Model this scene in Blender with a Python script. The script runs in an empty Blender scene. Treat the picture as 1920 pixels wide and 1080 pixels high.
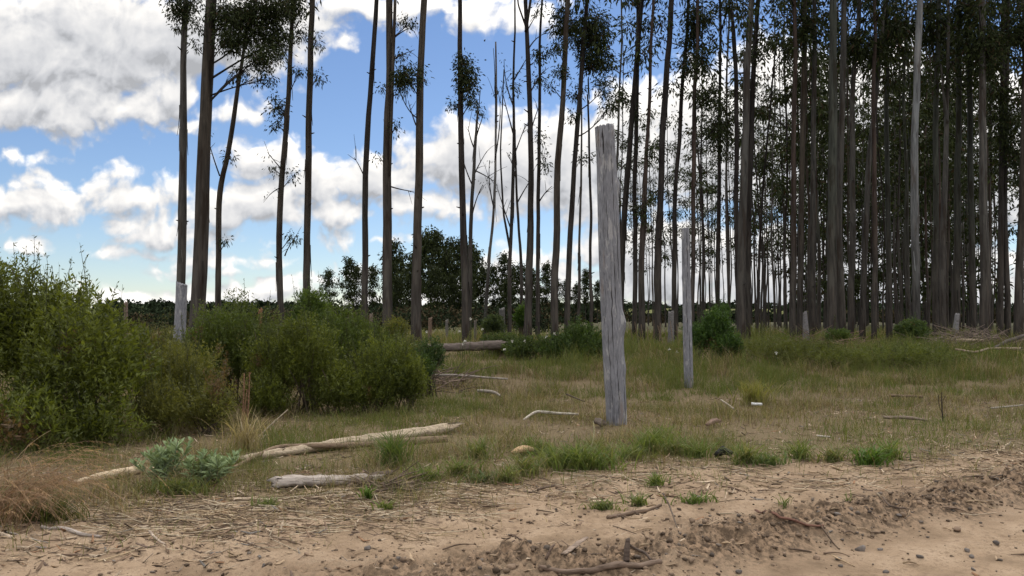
import bpy, math, random
import numpy as np
from mathutils import Vector
SC = bpy.context.scene
RNG = np.random.default_rng(7)
random.seed(7)
F = 1450.0                      # focal length in photo pixels (1920 wide)
CAM_Z = 1.6
PITCH = math.radians(2.05)

# ------------------------------------------------------------------ camera
cam_d = bpy.data.cameras.new('camera')
cam = bpy.data.objects.new('camera', cam_d)
SC.collection.objects.link(cam)
cam.location = (0, 0, CAM_Z)
cam.rotation_euler = (math.pi / 2 + PITCH, 0, 0)
cam_d.sensor_width = 36.0
cam_d.lens = 36.0 * F / 1920.0
cam_d.clip_start = 0.05
cam_d.clip_end = 20000
SC.camera = cam
SC.render.resolution_x, SC.render.resolution_y = 1024, 576

# ------------------------------------------------------------------ light
SUN_EL, SUN_AZ = math.radians(50), math.radians(24)     # azimuth from +Y towards +X
SC.view_settings.view_transform = 'Standard'
SC.view_settings.look = 'None'
SC.view_settings.exposure = 0.45
SC.view_settings.gamma = 1.0
SC.view_settings.use_curve_mapping = False
sun_d = bpy.data.lights.new('sun', 'SUN')
sun_d.energy = 1.1
sun_d.angle = math.radians(12)
sun_d.color = (1.0, 0.95, 0.88)
sun = bpy.data.objects.new('sun', sun_d)
SC.collection.objects.link(sun)
sv = Vector((math.sin(SUN_AZ) * math.cos(SUN_EL), math.cos(SUN_AZ) * math.cos(SUN_EL), math.sin(SUN_EL)))
sun.rotation_euler = (-sv).to_track_quat('-Z', 'Y').to_euler()
sun.location = sv * 60

# ------------------------------------------------------------------ sky
def st(u, v):
    xc, yc = (u - 960) / F, (540 - v) / F
    dy = math.cos(PITCH) - yc * math.sin(PITCH)
    dz = math.sin(PITCH) + yc * math.cos(PITCH)
    return xc / dy, dz / dy

# cloud bodies: centre and half sizes as seen from the place, turned into directions
CLOUDS = [
 (130, 85, 320, 130), (60, 190, 190, 60), (240, 205, 130, 52), (370, 70, 270, 100), (330, 170, 60, 60), (130, 225, 100, 40),
 (760, 15, 270, 42), (520, 30, 150, 55), (930, 22, 90, 32), (645, 92, 30, 26),
 (455, 208, 46, 24), (350, 238, 70, 14), (45, 291, 62, 15),
 (120, 372, 150, 48), (20, 385, 130, 42), (250, 375, 130, 34), (200, 325, 40, 16), (310, 360, 60, 30),
 (340, 432, 150, 34), (430, 400, 140, 40), (500, 300, 100, 48), (480, 385, 130, 50), (600, 330, 120, 62), (620, 405, 110, 34), (720, 345, 120, 58),
 (870, 300, 120, 95), (960, 310, 150, 108), (820, 385, 120, 34), (1060, 310, 150, 115), (1180, 290, 150, 135), (1330, 270, 150, 150), (1480, 230, 160, 165),
 (1700, 300, 300, 230), (640, 454, 58, 13), (735, 456, 34, 5),
 (290, 474, 110, 9), (400, 490, 115, 16), (330, 500, 60, 12), (425, 518, 34, 10), (60, 463, 32, 11),
 (250, 556, 130, 22), (480, 562, 150, 22), (560, 535, 90, 14), (150, 530, 60, 8),
 (1010, 495, 130, 32), (1120, 470, 110, 40), (960, 545, 160, 26), (760, 560, 160, 26),
 (1250, 500, 140, 90), (1600, 520, 400, 120), (700, 510, 60, 16),
]
world = bpy.data.worlds.new('World')
SC.world = world
world.use_nodes = True
nt = world.node_tree
nt.nodes.clear()

def nn(tree, typ, **kw):
    n = tree.nodes.new(typ)
    for k, v in kw.items():
        if isinstance(k, str) and k.startswith('i_'):
            n.inputs[k[2:].replace('_', ' ')].default_value = v
        else:
            setattr(n, k, v)
    return n

def math_node(tree, op, a, b=None, c=None, clamp=False):
    n = tree.nodes.new('ShaderNodeMath')
    n.operation = op
    n.use_clamp = clamp
    for i, s in enumerate((a, b, c)):
        if s is None:
            continue
        if isinstance(s, (int, float)):
            n.inputs[i].default_value = s
        else:
            tree.links.new(s, n.inputs[i])
    return n.outputs[0]

def vmath(tree, op, a, b=None, c=None, out=0):
    n = tree.nodes.new('ShaderNodeVectorMath')
    n.operation = op
    for i, s in enumerate((a, b, c)):
        if s is None:
            continue
        if isinstance(s, (tuple, list)):
            n.inputs[i].default_value = s
        else:
            tree.links.new(s, n.inputs[i])
    return n.outputs[out]

def smooth_range(tree, val, a, b, lo=0.0, hi=1.0):
    n = tree.nodes.new('ShaderNodeMapRange')
    n.interpolation_type = 'SMOOTHSTEP'
    n.inputs['From Min'].default_value = a
    n.inputs['From Max'].default_value = b
    n.inputs['To Min'].default_value = lo
    n.inputs['To Max'].default_value = hi
    tree.links.new(val, n.inputs['Value'])
    return n.outputs[0]

grp = bpy.data.node_groups.new('cloud_density', 'ShaderNodeTree')
grp.interface.new_socket('P', in_out='INPUT', socket_type='NodeSocketVector')
grp.interface.new_socket('Density', in_out='OUTPUT', socket_type='NodeSocketFloat')
gi, go = grp.nodes.new('NodeGroupInput'), grp.nodes.new('NodeGroupOutput')
P = gi.outputs[0]
def noise2(tree, vec, scale, detail, rough=0.55):
    n = tree.nodes.new('ShaderNodeTexNoise')
    n.noise_dimensions = '2D'
    n.inputs['Scale'].default_value = scale
    n.inputs['Detail'].default_value = detail
    n.inputs['Roughness'].default_value = rough
    tree.links.new(vec, n.inputs['Vector'])
    return n
w1 = noise2(grp, P, 9.0, 3.0)
off = vmath(grp, 'MULTIPLY', vmath(grp, 'SUBTRACT', w1.outputs['Color'], (0.5, 0.5, 0.5)), (0.085, 0.05, 0.0))
P2 = vmath(grp, 'ADD', P, off)
acc = None
for (u, v, ru, rv) in CLOUDS:
    s0, t0 = st(u, v)
    rs, rt = ru / F, rv / F
    e = vmath(grp, 'MULTIPLY_ADD', P2, (1 / rs, 1 / rt, 0), (-s0 / rs, -t0 / rt, 0))
    ln = vmath(grp, 'LENGTH', e, out=1)
    k = (min(rt, rs) / 0.035) ** 0.6
    d = math_node(grp, 'MULTIPLY_ADD', ln, -k, k)
    if acc is None:
        acc = d
    else:
        n = grp.nodes.new('ShaderNodeMath'); n.operation = 'SMOOTH_MAX'
        grp.links.new(acc, n.inputs[0]); grp.links.new(d, n.inputs[1]); n.inputs[2].default_value = 0.15
        acc = n.outputs[0]
# the rest of the sky, away from the view: broken cloud
sep = grp.nodes.new('ShaderNodeSeparateXYZ'); grp.links.new(P, sep.inputs[0])
side = smooth_range(grp, math_node(grp, 'ABSOLUTE', sep.outputs[0]), 0.75, 1.1, -1.2, 0.15)
top = smooth_range(grp, sep.outputs[1], 0.46, 0.7, -1.2, 0.2)
acc = math_node(grp, 'MAXIMUM', math_node(grp, 'MAXIMUM', acc, side), top)
acc = math_node(grp, 'MINIMUM', acc, 1.2)
n2 = noise2(grp, P, 15.0, 6.0, 0.6)
n3 = grp.nodes.new('ShaderNodeTexVoronoi'); n3.voronoi_dimensions = '2D'; n3.feature = 'F1'
n3.inputs['Scale'].default_value = 26.0; n3.inputs['Detail'].default_value = 2.0; n3.inputs['Roughness'].default_value = 0.55
grp.links.new(P2, n3.inputs['Vector'])
a1 = math_node(grp, 'MULTIPLY_ADD', n2.outputs[0], 1.6, -0.56)
a2 = math_node(grp, 'MULTIPLY_ADD', n3.outputs['Distance'], -0.6, 0.38)
grp.links.new(math_node(grp, 'ADD', acc, math_node(grp, 'ADD', a1, a2)), go.inputs[0])

tc = nt.nodes.new('ShaderNodeTexCoord')
sp = nt.nodes.new('ShaderNodeSeparateXYZ'); nt.links.new(tc.outputs['Generated'], sp.inputs[0])
ya = math_node(nt, 'MAXIMUM', math_node(nt, 'ABSOLUTE', sp.outputs[1]), 0.05)
cmb = nt.nodes.new('ShaderNodeCombineXYZ')
nt.links.new(math_node(nt, 'DIVIDE', sp.outputs[0], ya), cmb.inputs[0])
nt.links.new(math_node(nt, 'DIVIDE', sp.outputs[2], ya), cmb.inputs[1])
g1 = nt.nodes.new('ShaderNodeGroup'); g1.node_tree = grp; nt.links.new(cmb.outputs[0], g1.inputs[0])
g2 = nt.nodes.new('ShaderNodeGroup'); g2.node_tree = grp
nt.links.new(vmath(nt, 'ADD', cmb.outputs[0], (0.006, 0.020, 0)), g2.inputs[0])
d1, d2 = g1.outputs[0], g2.outputs[0]
mask = smooth_range(nt, d1, -0.05, 0.62)
diff = math_node(nt, 'SUBTRACT', d1, d2)
diff = math_node(nt, 'MULTIPLY', diff, smooth_range(nt, d1, 0.5, 1.5, 1.0, 0.5))
bri = math_node(nt, 'MULTIPLY_ADD', diff, 0.40, 0.49)
thick = smooth_range(nt, d1, 0.35, 1.7, 0.14, 0.01)
bri = math_node(nt, 'ADD', bri, thick)
# cloud near the sun glows more
dsun = nt.nodes.new('ShaderNodeVectorMath'); dsun.operation = 'DOT_PRODUCT'
nt.links.new(tc.outputs['Generated'], dsun.inputs[0]); dsun.inputs[1].default_value = sv
glow = smooth_range(nt, dsun.outputs['Value'], 0.70, 0.95, 0.0, 0.42)
bri = math_node(nt, 'ADD', bri, glow)
bri = math_node(nt, 'MAXIMUM', math_node(nt, 'MINIMUM', bri, 1.25), 0.36)
# unseen cloud behind the camera and overhead: brightness added to light ground and trunks
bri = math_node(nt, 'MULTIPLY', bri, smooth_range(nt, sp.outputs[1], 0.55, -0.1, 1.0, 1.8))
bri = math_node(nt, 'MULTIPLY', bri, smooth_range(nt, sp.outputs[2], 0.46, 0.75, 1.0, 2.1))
crgb = nt.nodes.new('ShaderNodeMix'); crgb.data_type = 'RGBA'
crgb.inputs['A'].default_value = (0.93, 0.95, 1.0, 1); crgb.inputs['B'].default_value = (1.0, 0.97, 0.93, 1)
nt.links.new(smooth_range(nt, bri, 0.4, 0.85), crgb.inputs['Factor'])
bgc = nt.nodes.new('ShaderNodeBackground')
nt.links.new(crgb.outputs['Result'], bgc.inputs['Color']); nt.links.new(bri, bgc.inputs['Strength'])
sky = nt.nodes.new('ShaderNodeTexSky')
sky.sky_type = 'NISHITA'
sky.sun_disc = False
sky.sun_elevation = SUN_EL
sky.sun_rotation = SUN_AZ
sky.air_density = 1.0; sky.dust_density = 0.0; sky.ozone_density = 1.0
bgs = nt.nodes.new('ShaderNodeBackground'); bgs.inputs['Strength'].default_value = 0.073
skc = nt.nodes.new('ShaderNodeMix'); skc.data_type = 'RGBA'; skc.blend_type = 'MULTIPLY'; skc.inputs['Factor'].default_value = 1.0
skc.inputs['B'].default_value = (0.90, 0.97, 1.13, 1)
nt.links.new(sky.outputs[0], skc.inputs['A']); nt.links.new(skc.outputs['Result'], bgs.inputs['Color'])
mixs = nt.nodes.new('ShaderNodeMixShader')
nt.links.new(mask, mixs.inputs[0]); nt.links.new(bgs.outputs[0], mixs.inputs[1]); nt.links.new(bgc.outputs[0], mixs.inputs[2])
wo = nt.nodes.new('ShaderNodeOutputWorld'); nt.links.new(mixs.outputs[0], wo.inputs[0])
world.cycles.sampling_method = 'MANUAL'
world.cycles.sample_map_resolution = 256

SC.cycles.max_bounces = 4
SC.cycles.diffuse_bounces = 2
SC.cycles.glossy_bounces = 1
SC.cycles.transmission_bounces = 3
SC.cycles.caustics_reflective = False
SC.cycles.caustics_refractive = False

# ------------------------------------------------------------------ helpers
def hash2(ix, iy, seed):
    h = (ix.astype(np.int64) * 374761393 + iy.astype(np.int64) * 668265263 + seed * 1442695041) & 0xffffffff
    h = ((h ^ (h >> 13)) * 1274126177) & 0xffffffff
    h = (h ^ (h >> 16)) & 0xffffffff
    return h / 4294967295.0

def vnoise(x, y, seed=0):
    x = np.asarray(x, float); y = np.asarray(y, float)
    ix, iy = np.floor(x), np.floor(y)
    fx, fy = x - ix, y - iy
    fx = fx * fx * (3 - 2 * fx); fy = fy * fy * (3 - 2 * fy)
    a = hash2(ix, iy, seed); b = hash2(ix + 1, iy, seed)
    c = hash2(ix, iy + 1, seed); d = hash2(ix + 1, iy + 1, seed)
    return (a + (b - a) * fx) * (1 - fy) + (c + (d - c) * fx) * fy

def fbm(x, y, seed=0, octv=4, gain=0.5):
    t, amp, tot = 0.0, 1.0, 0.0
    x = np.asarray(x, float); y = np.asarray(y, float)
    for o in range(octv):
        t = t + amp * vnoise(x * 2 ** o + o * 17.3, y * 2 ** o - o * 9.1, seed + o)
        tot += amp; amp *= gain
    return t / tot

def sstep(a, b, x):
    t = np.clip((np.asarray(x, float) - a) / (b - a), 0, 1)
    return t * t * (3 - 2 * t)

# edge of the sandy road: crest of the little bank left by the grader
def road_edge_y(x):
    return np.interp(x, [-30, -1.5, 0.65, 2.4, 4.9, 9, 30], [3.2, 4.62, 4.92, 5.95, 7.35, 9.4, 19])
# where the sand gives way to grass
def grass_edge_y(x):
    return np.interp(x, [-14, -3.9, -1.7, 0.2, 1.96, 5.7, 14], [5.4, 5.85, 6.8, 7.7, 8.35, 8.9, 11])

def H(x, y):
    x = np.asarray(x, float); y = np.asarray(y, float)
    yy = y + 3.0 * (fbm(x * 0.13, y * 0.13, 3, 3) - 0.5)
    h = 0.52 * sstep(15.0, 25.0, yy)
    h = h + 0.30 * (fbm(x * 0.33, y * 0.33, 11, 3) - 0.5) * sstep(14, 20, y) * (1 - sstep(60, 120, y))
    near = 1 - sstep(16, 26, y)
    h = h + near * 0.07 * (fbm(x * 1.1, y * 1.1, 21, 4) - 0.5)
    sd = (road_edge_y(x) - y) * 0.87
    fine = 1 - sstep(9.0, 12.0, y)
    wob = fbm(x * 1.7, y * 1.7, 31, 3)
    h = h - 0.085 * sstep(-0.05, 0.22, sd + 0.2 * (wob - 0.5)) * sstep(-14, -2, x)
    clod = fbm(x * 5.0, y * 5.0, 41, 5, 0.62)
    crest = np.exp(-((sd + 0.16) / 0.26) ** 2) * sstep(-2.6, 0.2, x)
    h = h + crest * (0.055 + 0.26 * (clod - 0.5))
    h = h + crest * 0.10 * (np.abs(fbm(x * 13, y * 13, 44, 3) - 0.5) * 2 - 0.3)
    lug = 0.5 + 0.5 * np.sin(x * 42 + 18 * np.abs((sd - 0.72) * 6))
    h = h - fine * 0.030 * np.exp(-((sd - 0.72) / 0.13) ** 4) * (0.35 + 0.65 * lug) * (0.4 + fbm(x * 1.5, y * 1.5, 45, 2)) * sstep(-1, 0.8, x)
    sand = sstep(0.5, -0.3, y - grass_edge_y(x)) * sstep(0.3, -0.2, sd)
    h = h + fine * sand * (0.095 * (fbm(x * 3.1, y * 3.1, 51, 5, 0.62) - 0.5) + 0.05 * (np.abs(fbm(x * 9, y * 9, 52, 3) - 0.5)))
    h = h + fine * sstep(0.0, 0.3, sd) * (0.03 * (fbm(x * 1.2, y * 3.0, 61, 4) - 0.5) + 0.012 * (fbm(x * 7, y * 7, 62, 4) - 0.5))
    h = h - 0.3 * sstep(110, 200, y)
    return h

def h1(x, y):
    return float(H(np.array([x]), np.array([y]))[0])

def ray(u, v):
    xc, yc = (u - 960) / F, (540 - v) / F
    return (xc, math.cos(PITCH) - yc * math.sin(PITCH), math.sin(PITCH) + yc * math.cos(PITCH))

def at(u, v, Y):
    d = ray(u, v); k = Y / d[1]
    return np.array([d[0] * k, Y, CAM_Z + d[2] * k])

def gnd(u, v):
    d = ray(u, v)
    ts = np.geomspace(3.0, 90.0, 500)
    zz = CAM_Z + d[2] * ts - H(d[0] * ts, d[1] * ts)
    i = int(np.argmax(zz < 0)) if (zz < 0).any() else 499
    if i > 0:
        a, b = zz[i - 1], zz[i]
        t = ts[i - 1] + (ts[i] - ts[i - 1]) * (a / (a - b) if a != b else 0)
    else:
        t = ts[0]
    x, y = d[0] * t, d[1] * t
    return np.array([x, y, h1(x, y)])

def mesh(name, V, quads=None, tris=None, mat=None, tint=None, smooth=False, parent=None, loc=None):
    V = np.asarray(V, np.float32).reshape(-1, 3)
    if loc is not None:
        V = V - np.asarray(loc, np.float32)
    q = np.zeros((0, 4), np.int32) if quads is None else np.asarray(quads, np.int32).reshape(-1, 4)
    t = np.zeros((0, 3), np.int32) if tris is None else np.asarray(tris, np.int32).reshape(-1, 3)
    me = bpy.data.meshes.new(name)
    me.vertices.add(len(V)); me.vertices.foreach_set('co', V.ravel())
    loops = np.concatenate([q.ravel(), t.ravel()]).astype(np.int32)
    me.loops.add(len(loops)); me.loops.foreach_set('vertex_index', loops)
    starts = np.concatenate([np.arange(len(q)) * 4, len(q) * 4 + np.arange(len(t)) * 3]).astype(np.int32)
    me.polygons.add(len(starts)); me.polygons.foreach_set('loop_start', starts)
    if smooth:
        me.polygons.foreach_set('use_smooth', np.ones(len(starts), bool))
    me.update(calc_edges=True)
    if tint is not None:
        a = me.attributes.new('tint', 'FLOAT_COLOR', 'POINT')
        c = np.ones((len(V), 4), np.float32); c[:, :3] = tint
        a.data.foreach_set('color', c.ravel())
    if mat:
        me.materials.append(mat)
    o = bpy.data.objects.new(name, me)
    SC.collection.objects.link(o)
    if loc is not None:
        o.location = tuple(float(c) for c in loc) if parent is None else (0, 0, 0)
    if parent is not None:
        o.parent = parent
    return o

def empty(name, loc):
    o = bpy.data.objects.new(name, None)
    SC.collection.objects.link(o)
    o.empty_display_size = 0.2
    o.location = tuple(float(c) for c in loc)
    return o

def tag(o, label=None, cat=None, group=None, kind=None):
    if label: o['label'] = label
    if cat: o['category'] = cat
    if group: o['group'] = group
    if kind: o['kind'] = kind
    return o

class Geo:
    """Collects pieces of ONE part."""
    def __init__(s):
        s.V, s.Q, s.T, s.C, s.n = [], [], [], [], 0
    def add(s, V, quads=None, tris=None, tint=None):
        V = np.asarray(V, np.float32).reshape(-1, 3)
        if quads is not None and len(quads): s.Q.append(np.asarray(quads).reshape(-1, 4) + s.n)
        if tris is not None and len(tris): s.T.append(np.asarray(tris).reshape(-1, 3) + s.n)
        c = np.ones((len(V), 3), np.float32) * (np.asarray(tint, np.float32) if tint is not None else 1.0)
        s.C.append(c); s.V.append(V); s.n += len(V)
    def build(s, name, mat, parent=None, smooth=False, loc=None):
        return mesh(name, np.concatenate(s.V), np.concatenate(s.Q) if s.Q else None, np.concatenate(s.T) if s.T else None,
                    mat, np.concatenate(s.C), smooth, parent, loc)

def tube(geo, pts, rad, sides=8, tint=None, rough=0.0, cap=True, flat=1.0, seed=0, groove=0.0):
    pts = np.asarray(pts, float); n = len(pts)
    rad = np.broadcast_to(np.asarray(rad, float), (n,))
    tg = np.gradient(pts, axis=0)
    tg /= np.linalg.norm(tg, axis=1, keepdims=True) + 1e-9
    ref = np.array([0, 0, 1.0]) if abs(tg[n // 2][2]) < 0.7 else np.array([0, 1.0, 0])
    a = np.cross(tg, ref); a /= np.linalg.norm(a, axis=1, keepdims=True) + 1e-9
    b = np.cross(tg, a)
    th = np.linspace(0, 2 * np.pi, sides, endpoint=False)
    r = np.ones((n, sides))
    if rough:
        ii, jj = np.meshgrid(np.arange(n), np.arange(sides), indexing='ij')
        r += rough * (fbm(ii * 0.35 + seed * 7.7, jj * 0.8 + seed, 5, 2) - 0.5) * 2
        r += groove * (hash2(jj * 1.0, jj * 0.0 + seed, 9) - 0.5) * 2
    V = pts[:, None, :] + (rad[:, None] * r)[..., None] * (np.cos(th)[None, :, None] * a[:, None, :] + flat * np.sin(th)[None, :, None] * b[:, None, :])
    i = np.arange(n - 1)[:, None] * sides; j = np.arange(sides)[None, :]; j2 = (j + 1) % sides
    Q = np.stack([i + j, i + j2, i + sides + j2, i + sides + j], -1).reshape(-1, 4)
    V = V.reshape(-1, 3); T = None
    if cap:
        V = np.concatenate([V, pts[:1], pts[-1:]])
        j = np.arange(sides); j2 = (j + 1) % sides
        T = np.concatenate([np.stack([j2, j, np.full(sides, n * sides)], -1),
                            np.stack([(n - 1) * sides + j, (n - 1) * sides + j2, np.full(sides, n * sides + 1)], -1)])
    geo.add(V, Q, T, tint)

def leaves(geo, P, D, L, W, tint, rng, droop=0.15):
    """leaf-shaped faces: P base, D direction, L length, W width"""
    n = len(P)
    D = D / (np.linalg.norm(D, axis=1, keepdims=True) + 1e-9)
    R = rng.normal(size=(n, 3))
    S = np.cross(D, R); S /= np.linalg.norm(S, axis=1, keepdims=True) + 1e-9
    L = np.broadcast_to(np.asarray(L, float), (n,))[:, None]; W = np.broadcast_to(np.asarray(W, float), (n,))[:, None]
    mid = P + D * L * 0.45
    tip = P + D * L; tip[:, 2] -= (droop * L)[:, 0]
    V = np.stack([P, mid + S * W / 2, tip, mid - S * W / 2], 1)
    geo.add(V.reshape(-1, 3), np.arange(n * 4).reshape(-1, 4), None, np.repeat(np.broadcast_to(tint, (n, 3)), 4, 0))

# ------------------------------------------------------------------ materials
def material(name):
    m = bpy.data.materials.new(name); m.use_nodes = True
    t = m.node_tree; t.nodes.clear()
    out = t.nodes.new('ShaderNodeOutputMaterial')
    return m, t, out

def ramp(t, fac, stops):
    r = t.nodes.new('ShaderNodeValToRGB')
    els = r.color_ramp.elements
    while len(els) < len(stops): els.new(0.5)
    for e, (p, c) in zip(els, stops):
        e.position = p; e.color = (*c, 1)
    t.links.new(fac, r.inputs[0])
    return r.outputs[0]

def mixc(t, fac, a, b, mode='MIX'):
    m = t.nodes.new('ShaderNodeMix'); m.data_type = 'RGBA'; m.blend_type = mode
    for s, x in (('Factor', fac), ('A', a), ('B', b)):
        if isinstance(x, tuple): m.inputs[s].default_value = (*x, 1)
        elif isinstance(x, float): m.inputs[s].default_value = x
        else: t.links.new(x, m.inputs[s])
    return m.outputs['Result']

def noise(t, vec, scale, detail=4.0, rough=0.55):
    n = t.nodes.new('ShaderNodeTexNoise'); n.inputs['Scale'].default_value = scale
    n.inputs['Detail'].default_value = detail; n.inputs['Roughness'].default_value = rough
    if vec is not None: t.links.new(vec, n.inputs['Vector'])
    return n.outputs[0]

def scaled(t, vec, s):
    m = t.nodes.new('ShaderNodeMapping'); m.inputs['Scale'].default_value = s
    t.links.new(vec, m.inputs['Vector']); return m.outputs[0]

def principled(t, out, col, rough, bump=None, bstr=0.3, bdist=0.01, spec=0.3):
    p = t.nodes.new('ShaderNodeBsdfPrincipled')
    t.links.new(col, p.inputs['Base Color'])
    if isinstance(rough, float): p.inputs['Roughness'].default_value = rough
    p.inputs['Specular IOR Level'].default_value = spec
    if bump is not None:
        b = t.nodes.new('ShaderNodeBump'); b.inputs['Strength'].default_value = bstr; b.inputs['Distance'].default_value = bdist
        t.links.new(bump, b.inputs['Height']); t.links.new(b.outputs[0], p.inputs['Normal'])
    t.links.new(p.outputs[0], out.inputs[0])
    return p

def mat_foliage(name, trans=0.35, rough=0.5, spec=0.25):
    m, t, out = material(name)
    at_ = t.nodes.new('ShaderNodeAttribute'); at_.attribute_name = 'tint'
    p = t.nodes.new('ShaderNodeBsdfPrincipled'); p.inputs['Roughness'].default_value = rough
    p.inputs['Specular IOR Level'].default_value = spec
    t.links.new(at_.outputs['Color'], p.inputs['Base Color'])
    tr = t.nodes.new('ShaderNodeBsdfTranslucent')
    c2 = mixc(t, 1.0, at_.outputs['Color'], (1.5, 1.45, 0.7), 'MULTIPLY')
    t.links.new(c2, tr.inputs['Color'])
    mx = t.nodes.new('ShaderNodeMixShader'); mx.inputs[0].default_value = trans
    t.links.new(p.outputs[0], mx.inputs[1]); t.links.new(tr.outputs[0], mx.inputs[2])
    t.links.new(mx.outputs[0], out.inputs[0])
    return m

def mat_bark():
    """tint attribute = the tree's own bark colour; rough brown foot, smoother above"""
    m, t, out = material('bark')
    tc = t.nodes.new('ShaderNodeTexCoord'); ob = tc.outputs['Object']
    a = t.nodes.new('ShaderNodeAttribute'); a.attribute_name = 'tint'
    st_ = scaled(t, ob, (9.0, 9.0, 0.8))
    n1 = noise(t, st_, 1.0, 6.0, 0.65)
    n2 = noise(t, scaled(t, ob, (3.5, 3.5, 0.55)), 1.0, 5.0)
    n3 = noise(t, scaled(t, ob, (30.0, 30.0, 2.0)), 1.0, 3.0)
    c = mixc(t, 1.0, a.outputs['Color'], ramp(t, n1, [(0.3, (0.4, 0.37, 0.35)), (0.48, (1, 1, 1)), (0.68, (1.7, 1.62, 1.55))]), 'MULTIPLY')
    c = mixc(t, smooth_range(t, n2, 0.52, 0.60, 0.0, 0.75), c, mixc(t, 1.0, a.outputs['Color'], (0.55, 0.43, 0.36), 'MULTIPLY'))
    c = mixc(t, smooth_range(t, n2, 0.42, 0.36, 0.0, 0.6), c, mixc(t, 1.0, a.outputs['Color'], (1.75, 1.8, 1.8), 'MULTIPLY'))
    hb = math_node(t, 'ADD', math_node(t, 'MULTIPLY', n1, 0.7), math_node(t, 'MULTIPLY', n3, 0.3))
    principled(t, out, c, 0.85, hb, 0.8, 0.03, 0.15)
    return m

def mat_post():
    m, t, out = material('weathered_pole')
    tc = t.nodes.new('ShaderNodeTexCoord'); ob = tc.outputs['Object']
    fine = noise(t, scaled(t, ob, (70, 70, 9.0)), 1.0, 6.0, 0.65)
    patch = noise(t, scaled(t, ob, (11, 11, 3.6)), 1.0, 6.0, 0.65)
    big = noise(t, scaled(t, ob, (3.5, 3.5, 0.8)), 1.0, 3.0)
    crack = noise(t, scaled(t, ob, (20, 20, 0.55)), 1.0, 4.0, 0.55)
    c = ramp(t, fine, [(0.25, (0.10, 0.098, 0.104)), (0.5, (0.185, 0.183, 0.198)), (0.75, (0.27, 0.268, 0.285))])
    c = mixc(t, smooth_range(t, patch, 0.54, 0.62, 0.0, 0.75), c, (0.33, 0.318, 0.31))
    c = mixc(t, smooth_range(t, patch, 0.42, 0.33, 0.0, 0.6), c, (0.12, 0.115, 0.118))
    c = mixc(t, smooth_range(t, big, 0.60, 0.72, 0.0, 0.45), c, (0.30, 0.20, 0.125))
    ck = smooth_range(t, math_node(t, 'ABSOLUTE', math_node(t, 'SUBTRACT', crack, 0.5)), 0.0, 0.013, 1.0, 0.0)
    ck = math_node(t, 'MULTIPLY', ck, smooth_range(t, big, 0.40, 0.56))
    c = mixc(t, math_node(t, 'MULTIPLY', ck, 0.85), c, (0.035, 0.03, 0.03))
    hb = math_node(t, 'SUBTRACT', math_node(t, 'ADD', math_node(t, 'MULTIPLY', fine, 0.5), math_node(t, 'MULTIPLY', patch, 0.6)), ck)
    principled(t, out, c, 0.85, hb, 0.7, 0.012, 0.2)
    return m

def mat_wood(name='dead_wood'):
    """dry fallen wood; tint = own colour; grain follows object x mostly, so use fine isotropic + stretched noise"""
    m, t, out = material(name)
    tc = t.nodes.new('ShaderNodeTexCoord'); ob = tc.outputs['Object']
    a = t.nodes.new('ShaderNodeAttribute'); a.attribute_name = 'tint'
    n1 = noise(t, scaled(t, ob, (4, 30, 60)), 1.0, 5.0, 0.65)
    n2 = noise(t, ob, 7.0, 4.0)
    c = mixc(t, 1.0, a.outputs['Color'], ramp(t, n1, [(0.3, (0.4, 0.37, 0.34)), (0.52, (1, 1, 1)), (0.75, (1.3, 1.28, 1.25))]), 'MULTIPLY')
    c = mixc(t, smooth_range(t, n2, 0.55, 0.7, 0.0, 0.55), c, mixc(t, 1.0, a.outputs['Color'], (0.5, 0.42, 0.36), 'MULTIPLY'))
    principled(t, out, c, 0.85, n1, 0.7, 0.01, 0.2)
    return m

def mat_ground():
    m, t, out = material('soil')
    tc = t.nodes.new('ShaderNodeTexCoord'); ob = tc.outputs['Object']
    a = t.nodes.new('ShaderNodeAttribute'); a.attribute_name = 'tint'      # r sand, g clods, b far field
    sp_ = t.nodes.new('ShaderNodeSeparateColor'); t.links.new(a.outputs['Color'], sp_.inputs[0])
    n1 = noise(t, ob, 2.2, 6.0, 0.6); n2 = noise(t, ob, 22.0, 5.0, 0.65); n3 = noise(t, ob, 90.0, 4.0, 0.6)
    sandc = ramp(t, n1, [(0.28, (0.155, 0.108, 0.068)), (0.48, (0.270, 0.193, 0.125)), (0.72, (0.355, 0.265, 0.180))])
    sandc = mixc(t, smooth_range(t, n2, 0.50, 0.64, 0.0, 0.7), sandc, (0.175, 0.12, 0.08))
    sandc = mixc(t, smooth_range(t, n3, 0.57, 0.68, 0.0, 0.6), sandc, (0.12, 0.088, 0.066))
    cl = mixc(t, smooth_range(t, n2, 0.40, 0.62), (0.05, 0.034, 0.023), (0.26, 0.178, 0.114))
    sandc = mixc(t, math_node(t, 'MULTIPLY', sp_.outputs[1], 0.92), sandc, cl)
    soil = mixc(t, n2, (0.075, 0.058, 0.033), (0.21, 0.155, 0.09))
    field = mixc(t, noise(t, ob, 0.05, 3.0), (0.04, 0.042, 0.02), (0.105, 0.092, 0.048))
    c = mixc(t, sp_.outputs[0], soil, sandc)
    c = mixc(t, sp_.outputs[2], c, field)
    hb = math_node(t, 'ADD', math_node(t, 'MULTIPLY', n2, 0.7), math_node(t, 'MULTIPLY', n3, 0.35))
    principled(t, out, c, 0.95, hb, 0.8, 0.02, 0.1)
    return m

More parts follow.
